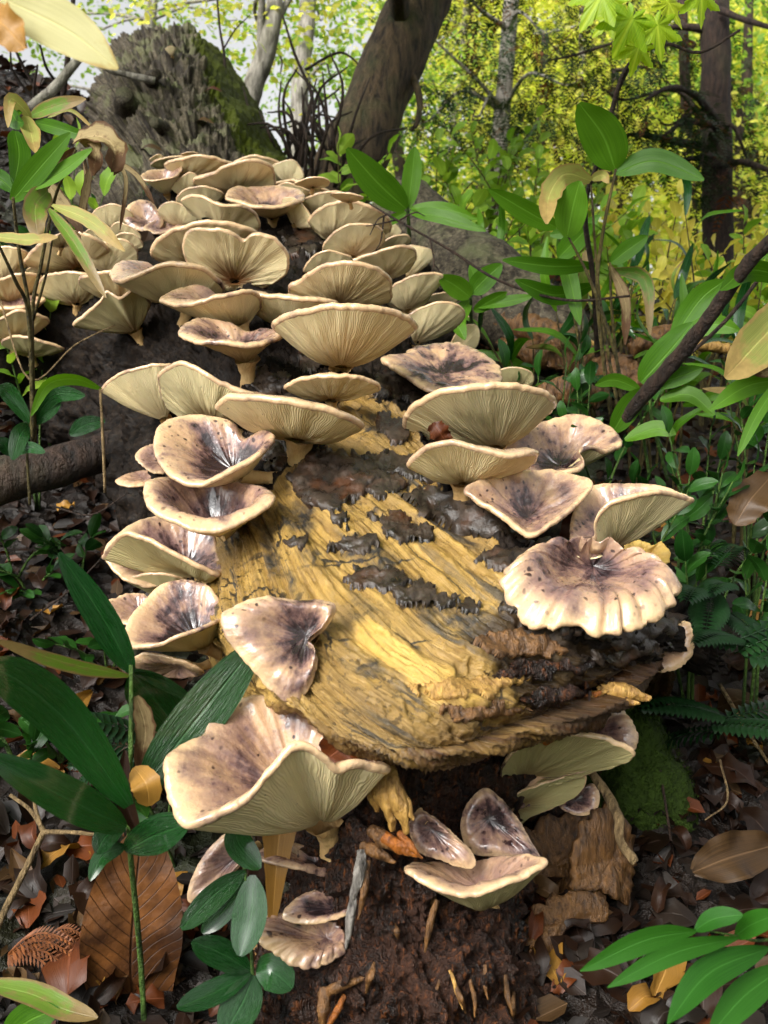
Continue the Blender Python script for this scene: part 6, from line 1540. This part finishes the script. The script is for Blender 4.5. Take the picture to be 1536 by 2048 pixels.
def tree(name, label, trunk, wid, bark, clouds=None, nleaf=0, size=.06, lmat='crown_green', group=None, conifer=False, branches=(), seed=0, clump=.16, rust=0, ns=18):
    P = np.array([W(*p) for p in trunk]); r = np.array(wid, float) / 2 * np.array([p[2] for p in trunk]) / F
    gz_ = float(G(P[0][0], P[0][1]))
    if P[0][2] > gz_ - .05:      # run the trunk down into the ground
        P = np.vstack([[P[0][0], P[0][1], gz_ - .1], P]); r = np.r_[r[0] * 1.15, r]
    e = thing(name, P[0], label, 'tree', group)
    v, f = tube_np(P, r, ns, 60, .10, seed)
    obj('trunk', mesh_np('trunk', v, f, mat=MAT[bark]), e)
    for k, (pts, w) in enumerate(branches): tube_obj('branch', pts, w, bark, e, 7, .12, seed + k)
    if clouds:
        cl = [(W(c[0], c[1], c[2]), np.array(c[3:6])) for c in clouds]
        for k, (c, rad) in enumerate(cl):          # a limb from the trunk to each mass of leaves
            ti = P[np.argmin(np.linalg.norm(P - c, axis=1))]
            if np.linalg.norm(ti - c) < .2: continue
            v, f = tube_np([ti, (ti + c) / 2 + rng.normal(size=3) * .08 + np.array((0, 0, .1)), c, c + (c - ti) * .25], [r.min() * .35 + .006, .012, .008, .004], 6, 16)
            obj('branch', mesh_np('branch', v, f, mat=MAT[bark]), e)
        if conifer: v, f, uv = spray_cloud(cl, nleaf, size, seed)
        else: v, f, uv = leaf_cloud(cl, nleaf, size, clump, seed=seed)
        obj('crown', mesh_np('crown', v, f, uv=uv, smooth=False, mat=MAT[lmat]), e)
        if rust:
            v, f, uv = spray_cloud(cl, rust, size, seed + 50)
            obj('dead_sprays', mesh_np('dead_sprays', v, f, uv=uv, smooth=False, mat=MAT['conifer_rust']), e)
    return e
tree('leaning_tree', 'thick brown leaning tree trunk rising behind the log cluster', [(620,500,3.86),(668,400,3.88),(712,300,3.9),(757,190,3.95),(805,80,4.0),(855,-30,4.1),(950,-250,4.3),(1060,-600,4.6)], [150,140,128,122,120,116,106,84], 'bark_brown',
     [(768,-5200,1.1,2.6,1.9,.35),(1100,-1300,3.2,1.8,1.4,.4),(500,-1300,3.0,1.6,1.4,.4)], 9500, .12, 'crown_green', seed=1, branches=[([(815,130,3.95),(838,190,3.9),(836,240,3.88),(822,262,3.88)], [16,14,11,7])])  # unseen crown masses, added overhead to keep top light off the scene
tree('slender_tree', 'slender grey tree behind the dead brush beside the log', [(495,330,5.6),(500,200,5.6),(530,110,5.6),(545,40,5.6),(555,-60,5.7),(580,-300,5.9)], [44,40,38,34,30,22], 'bark_pale',
     [(520,30,5.7,.35,.3,.14),(620,-60,6,.6,.4,.2),(440,-40,6.0,.5,.4,.16),(350,10,6.2,.5,.4,.12),(560,110,6.2,.35,.3,.15)], 1000, .055, 'crown_yellow', seed=2, branches=[([(525,120,5.6),(522,60,5.58),(525,-30,5.5)], [22,18,12]), ([(540,60,5.6),(590,-20,5.7)], [18,10])])
tree('slender_tree', 'pale hazy slender tree between the log top and the leaning trunk', [(598,340,8.5),(600,180,8.5),(612,60,8.5),(622,-80,8.6),(640,-300,8.8)], [36,34,32,28,20], 'bark_pale',
     [(640,40,8.8,.8,.5,.25),(700,-40,9,.8,.5,.25),(600,130,8.8,.5,.4,.25),(560,-80,9,.8,.5,.25),(660,150,8.6,.5,.4,.2)], 1500, .07, 'crown_green', seed=3)
tree('slender_tree', 'thin pale tree whose leaves show against the white sky over the log top', [(300,420,9.0),(285,200,9.0),(300,40,9.0),(310,-100,9.2)], [30,28,24,16], 'bark_pale',
     [(200,60,9,.7,.5,.25),(320,20,9.2,.8,.5,.2),(120,100,9,.7,.5,.3),(60,60,9.4,.8,.5,.3),(240,-60,9.3,1.2,.6,.3),(440,40,9.0,.6,.4,.2),(30,160,9.0,.6,.4,.25)], 1100, .06, 'crown_green', seed=4)
tree('conifer', 'grey conifer trunk with dark drooping sprays beyond the understory', [(985,620,7.6),(990,420,7.6),(1005,220,7.6),(1018,60,7.6),(1025,-60,7.7),(1040,-400,8)], [38,36,33,31,30,26], 'bark_pale',
     [(880,90,7.2,.6,.5,.35),(1080,60,7.0,.6,.5,.3),(960,230,7.0,.45,.4,.3),(1130,170,6.8,.5,.4,.35),(860,240,7.2,.4,.4,.3),(1060,270,6.8,.4,.3,.25),(940,-20,7.2,.6,.5,.3)], 700, .17, 'conifer', conifer=True, rust=50, seed=5)
tree('conifer', 'stout dark conifer trunk with bare wet lower branches', [(1437,720,5.9),(1436,560,5.9),(1434,300,5.9),(1430,60,5.9),(1428,-80,6),(1425,-400,6.1)], [62,60,58,55,54,48], 'bark_dark',
     [(1250,200,5.7,.35,.3,.3),(1340,250,5.6,.3,.3,.25),(1500,330,5.8,.25,.3,.3),(1220,320,5.6,.35,.3,.22),(1400,330,5.5,.2,.2,.25),(1150,110,6.0,.35,.3,.3)], 520, .15, 'conifer', conifer=True, rust=60, seed=6,
     branches=[([(1432,240,5.8),(1390,190,5.6),(1340,175,5.4),(1290,200,5.3)], [18,14,11,6]), ([(1436,250,5.8),(1370,245,5.6),(1330,270,5.4)], [16,12,6]), ([(1437,330,5.8),(1490,325,5.6),(1560,350,5.4)], [16,13,9]), ([(1440,20,5.8),(1490,40,5.6),(1560,60,5.4)], [14,12,8]), ([(1432,310,5.8),(1370,320,5.5),(1320,340,5.3)], [13,9,5])])
tree('conifer', 'slim reddish trunk standing behind the stout dark conifer', [(1385,720,7.4),(1384,500,7.4),(1375,300,7.4),(1368,100,7.4),(1360,-100,7.5)], [30,28,24,20,18], 'bark_dark',
     [(1370,120,7.2,.4,.4,.3),(1300,60,7.4,.4,.4,.3),(1460,200,7.4,.4,.4,.3)], 220, .16, 'conifer', conifer=True, rust=40, seed=7)
for k, (x0, x1, D, w, lab) in enumerate([(1160,1165,11,16,'thin pale birch trunk among the dark conifer sprays'), (1235,1205,12,14,'thinner pale birch leaning beside the dark conifer sprays'), (1290,1280,13,12,'faint pale birch far behind the yellow leaves'), (900,930,12,14,'faint pale birch beyond the leaning trunk')]):
    tree('birch_tree', lab, [(x0,640,D),(x0 + 3,300,D),(x1,50,D),(x1 + 4,-200,D)], [w,w,w * .9,w * .7], 'bark_pale',
         [(x1 + dx, py, D + .4, 1.0, .7, .45) for dx, py in ((-90,60),(80,0),(0,170),(120,200),(-60,-90))], 3600, .07, 'crown_yellow', seed=10 + k, clump=.22)
for k, (cx, cy, D, lab, lm) in enumerate([(1330,120,9.5,'sunny yellow green tree filling the gap beside the stout conifer','crown_yellow'), (1500,200,8.5,'leafy green tree at the edge beyond the stout conifer','crown_green'), (1090,330,10,'low spreading yellow green tree under the conifer sprays','crown_yellow'), (800,280,10.5,'pale green tree right behind the leaning trunk','crown_green'), (950,120,12,'tall yellow green tree behind the grey conifer','crown_yellow'), (1230,400,8,'bushy yellow tree low behind the shrubs','crown_yellow'), (1480,480,7.2,'young yellow tree low behind the stout conifer','crown_yellow')]):
    tree('leafy_tree', lab, [(cx,660,D),(cx + 8,400,D),(cx - 6,cy,D),(cx,cy - 260,D + .2)], [30,28,24,14], 'bark_dark',
         [(cx + dx, cy + dy, D + dz, .9, .7, .4) for dx, dy, dz in ((0,0,0),(-110,60,.3),(110,50,-.2),(60,-130,.2),(-80,-120,0),(0,150,.2),(140,170,.3),(-140,170,.2))], 4600, .068, lm, seed=30 + k, clump=.18)
# the wood beyond, read only as one mass of leaves
rb = np.random.default_rng(77)
cl = []
for k in range(34):
    px, D = rb.uniform(760, 1700), rb.uniform(14, 22)
    cl.append((W(px, rb.uniform(-100, 560), D), np.array((1.5, 1.0, .9))))
v, f, uv = leaf_cloud(cl, 60000, .10, .34, seed=78)
tag(obj('far_wood', mesh_np('far_wood', v, f, uv=uv, smooth=False, mat=MAT['crown_yellow'])), 'mass of bright yellow green autumn foliage beyond the trees', 'foliage', kind='stuff')
cl = []
for k in range(12):
    px, D = rb.uniform(-250, 760), rb.uniform(13, 20)
    cl.append((W(px, rb.uniform(160, 520), D), np.array((1.6, 1.0, .7))))
v, f, uv = leaf_cloud(cl, 2600, .10, .4, seed=79)
tag(obj('far_wood', mesh_np('far_wood', v, f, uv=uv, smooth=False, mat=MAT['crown_green'])), 'loose green foliage far beyond the upper log against the sky', 'foliage', kind='stuff')

# ---- unseen shrubs added behind the viewer to block low light and shade the foreground
for k, (x, y, h) in enumerate([(-2.6,-2.2,1.0),(-1.2,-3.0,.9),(.2,-2.6,.75),(1.5,-2.8,.95),(2.9,-2.0,1.1)]):
    g0 = float(G(x, y))
    e = thing('leafy_shrub', (x, y, g0), 'unseen tall leafy shrub added behind the viewer to block low light', 'shrub', 'unseen shrubs added for shade behind the viewer')
    for q in range(4):
        a_ = q * 1.6 + k; v, f = tube_np([(x, y, g0 - .05), (x + .2 * math.cos(a_), y + .2 * math.sin(a_), g0 + h * .6), (x + .55 * math.cos(a_), y + .5 * math.sin(a_), g0 + h * 1.5)], [.02, .014, .006], 6, 14)
        obj('stem', mesh_np('stem', v, f, mat=MAT['twig']), e)
    v, f, uv = leaf_cloud([(np.array((x, y, g0 + h * .8)), np.array((.95, .6, h * .75)))], 1500, .12, .2, seed=300 + k)
    obj('foliage', mesh_np('foliage', v, f, uv=uv, smooth=False, mat=MAT['crown_green']), e)
# ---- dead brush and dark stems by the upper log
e = thing('dead_brush', W(620, 330, 3.6), 'tangle of bare dark dead branches between the log and the leaning trunk', 'brush')
for k in range(44):
    x0, y0 = rng.uniform(550, 690), rng.uniform(260, 330)
    a = rng.uniform(-2.6, -.4); L = rng.uniform(60, 170); b = a + rng.uniform(-.9, .9)
    p1 = (x0 + L * .5 * math.cos(a), y0 + L * .5 * math.sin(a)); p2 = (p1[0] + L * .5 * math.cos(b), p1[1] + L * .5 * math.sin(b))
    D = rng.uniform(3.5, 4.4)
    tube_obj('dead_branch', [(x0, y0 + 60, D), (p1[0], p1[1], D - .1), (p2[0], p2[1], D)], [8, 6, 3], 'twig', e, 5, .1, k)
e = thing('bare_sapling', W(100, 330, 3.4), 'bare dark forked sapling before the mound beside the upper log', 'sapling')
for k, (q, w) in enumerate([([(100,420),(118,250),(135,120),(150,-40)], [14,12,11,9]), ([(118,250),(80,190),(40,120),(10,40)], [9,8,6,4]), ([(110,300),(60,230),(0,170)], [10,8,5]), ([(128,180),(95,140),(80,90)], [7,6,4]), ([(112,290),(70,200),(75,130)], [8,7,4]), ([(30,330),(60,260),(20,190)], [9,7,5]), ([(95,230),(30,150),(20,90)], [7,5,3])]):
    tube_obj('stem' if k == 0 else 'branch', d3(q, 3.5, 3.3), w, 'twig', e, 6, .12, k)
t_ = thing('grey_branch', W(80, 200, 3.2), 'weathered grey dead branch resting across the upper log', 'branch')
tube_obj('shaft', d3([(60,215),(110,175),(155,120),(175,105),(210,135),(255,150),(310,162)], 3.3, 3.45), [20,20,18,14,12,12,14], 'bark_pale', t_, 9, .15, 3)
e = thing('bare_sapling', W(460, 330, 5.0), 'thin bare forked sapling standing beside the mossy log top', 'sapling')
for k, (q, w) in enumerate([([(455,330),(450,130),(440,60),(432,-30)], [7,6,5,4]), ([(446,100),(470,60),(500,30)], [4,3,2]), ([(600,270),(625,200),(590,110),(565,30)], [9,8,6,4]), ([(610,140),(680,105),(730,140)], [6,5,3])]):
    tube_obj('stem' if k in (0, 2) else 'branch', d3(q, 4.6, 4.6), w, 'twig', e, 6, .12, k)

# ------------------------------------------------------------------ leaf litter
KINDS = [('oval', .065, .036), ('oval', .055, .034), ('lance', .08, .03), ('oval', .09, .05), ('wedge', .04, .03), ('oval', .045, .022)]
COLS = ['brown', 'brown', 'tan', 'orange', 'grey', 'brown', 'brown', 'brown', 'grey', 'brown']+['ochre'][:1]
LIT = {}
for c in set(COLS):
    LIT[c] = [leafmesh('dead_leaf', k[0], k[1], k[2], 'litter_' + c, bend=b, n=7, nc=5, fold=fo, seed=i * 3.1, wave=.5, rag=.25) for i, (k, b, fo) in enumerate(zip(KINDS, (.2, .5, -.3, .35, .1, .6), (.3, .7, .5, .2, .2, .9)))]
LAB = {'brown': 'dark brown wet dead leaf lying in the forest litter', 'tan': 'pale tan dead leaf lying in the forest litter', 'orange': 'rusty orange dead leaf lying in the forest litter', 'grey': 'grey decayed dead leaf lying in the forest litter', 'ochre': 'ochre yellow dead leaf lying in the forest litter'}
nl = 0; tries = 0
while nl < 290 and tries < 3000:
    tries += 1
    u_ = rng.random()
    if u_ < .42: px, py = rng.uniform(-20, 600), rng.uniform(1180, 2060)
    elif u_ < .92: px, py = rng.uniform(1050, 1560), rng.uniform(860, 2060)
    else: px, py = rng.uniform(-20, 320), rng.uniform(880, 1200)
    p = ground_hit(px, py)
    h = any_hit(px, py)
    if h is not None and h[1] < np.linalg.norm(p): continue
    if p[1] > 3: continue
    c = COLS[rng.integers(len(COLS))]
    o = bpy.data.objects.new('dead_leaf', LIT[c][rng.integers(6)]); col.objects.link(o)
    a = rng.uniform(0, 6.28)
    place(o, p + np.array((0, 0, .006 + rng.random() * .012)), (math.cos(a), math.sin(a), .4 * math.sin(a) + rng.normal() * .25), np.array((0, -.4, 1)) + rng.normal(size=3) * .35, rng.uniform(.6, 1.15))
    tag(o, LAB[c], 'leaf', 'dead leaves of the forest litter')
    nl += 1
def litter_stuff(n, name, mat, seed, xr=(-3, 3.5), yr=(.7, 5)):
    r_ = np.random.default_rng(seed)
    x, y = r_.uniform(*xr, n), r_.uniform(0, 1, n) ** 1.6 * (yr[1] - yr[0]) + yr[0]
    P = np.stack([x, y, G(x, y) + r_.random(n) * .012], -1)
    Nn = np.array((0, -.4, 1)) + r_.normal(size=(n, 3)) * .45; Nn /= np.linalg.norm(Nn, axis=1)[:, None]
    fw = np.cross(Nn, r_.normal(size=P.shape)); fw /= np.linalg.norm(fw, axis=1)[:, None]
    sd = np.cross(fw, Nn); s = r_.uniform(.018, .045, (n, 1)) * (1 + .35 * np.clip(y - 1.4, 0, 2))[:, None]; b = s * r_.uniform(.22, .36, (n, 1))
    cu = s * r_.uniform(-.1, .3, (n, 1))
    V = np.stack([P, P + fw * s * .3 + sd * b + Nn * cu, P + fw * s * .7 + sd * b * .9 + Nn * cu, P + fw * s, P + fw * s * .7 - sd * b * .9 + Nn * cu, P + fw * s * .3 - sd * b + Nn * cu], 1).reshape(-1, 3)
    o = np.arange(n) * 6
    Fq = np.concatenate([np.stack([o, o + 1, o + 2, o + 3], 1), np.stack([o, o + 3, o + 4, o + 5], 1)], 0)
    uv = np.tile(np.array([(.5, 0), (1, .3), (1, .7), (.5, 1), (0, .7), (0, .3)]), (n, 1))
    tag(obj(name, mesh_np(name, V, Fq, uv=uv, smooth=False, mat=MAT[mat])), 'carpet of small dead leaves over the forest floor', 'leaf litter', kind='stuff')
for k, (c, n) in enumerate((('brown', 16000), ('grey', 8000), ('orange', 3600), ('tan', 2600))):
    litter_stuff(n, 'leaf_litter', 'litter_' + c, 90 + k)
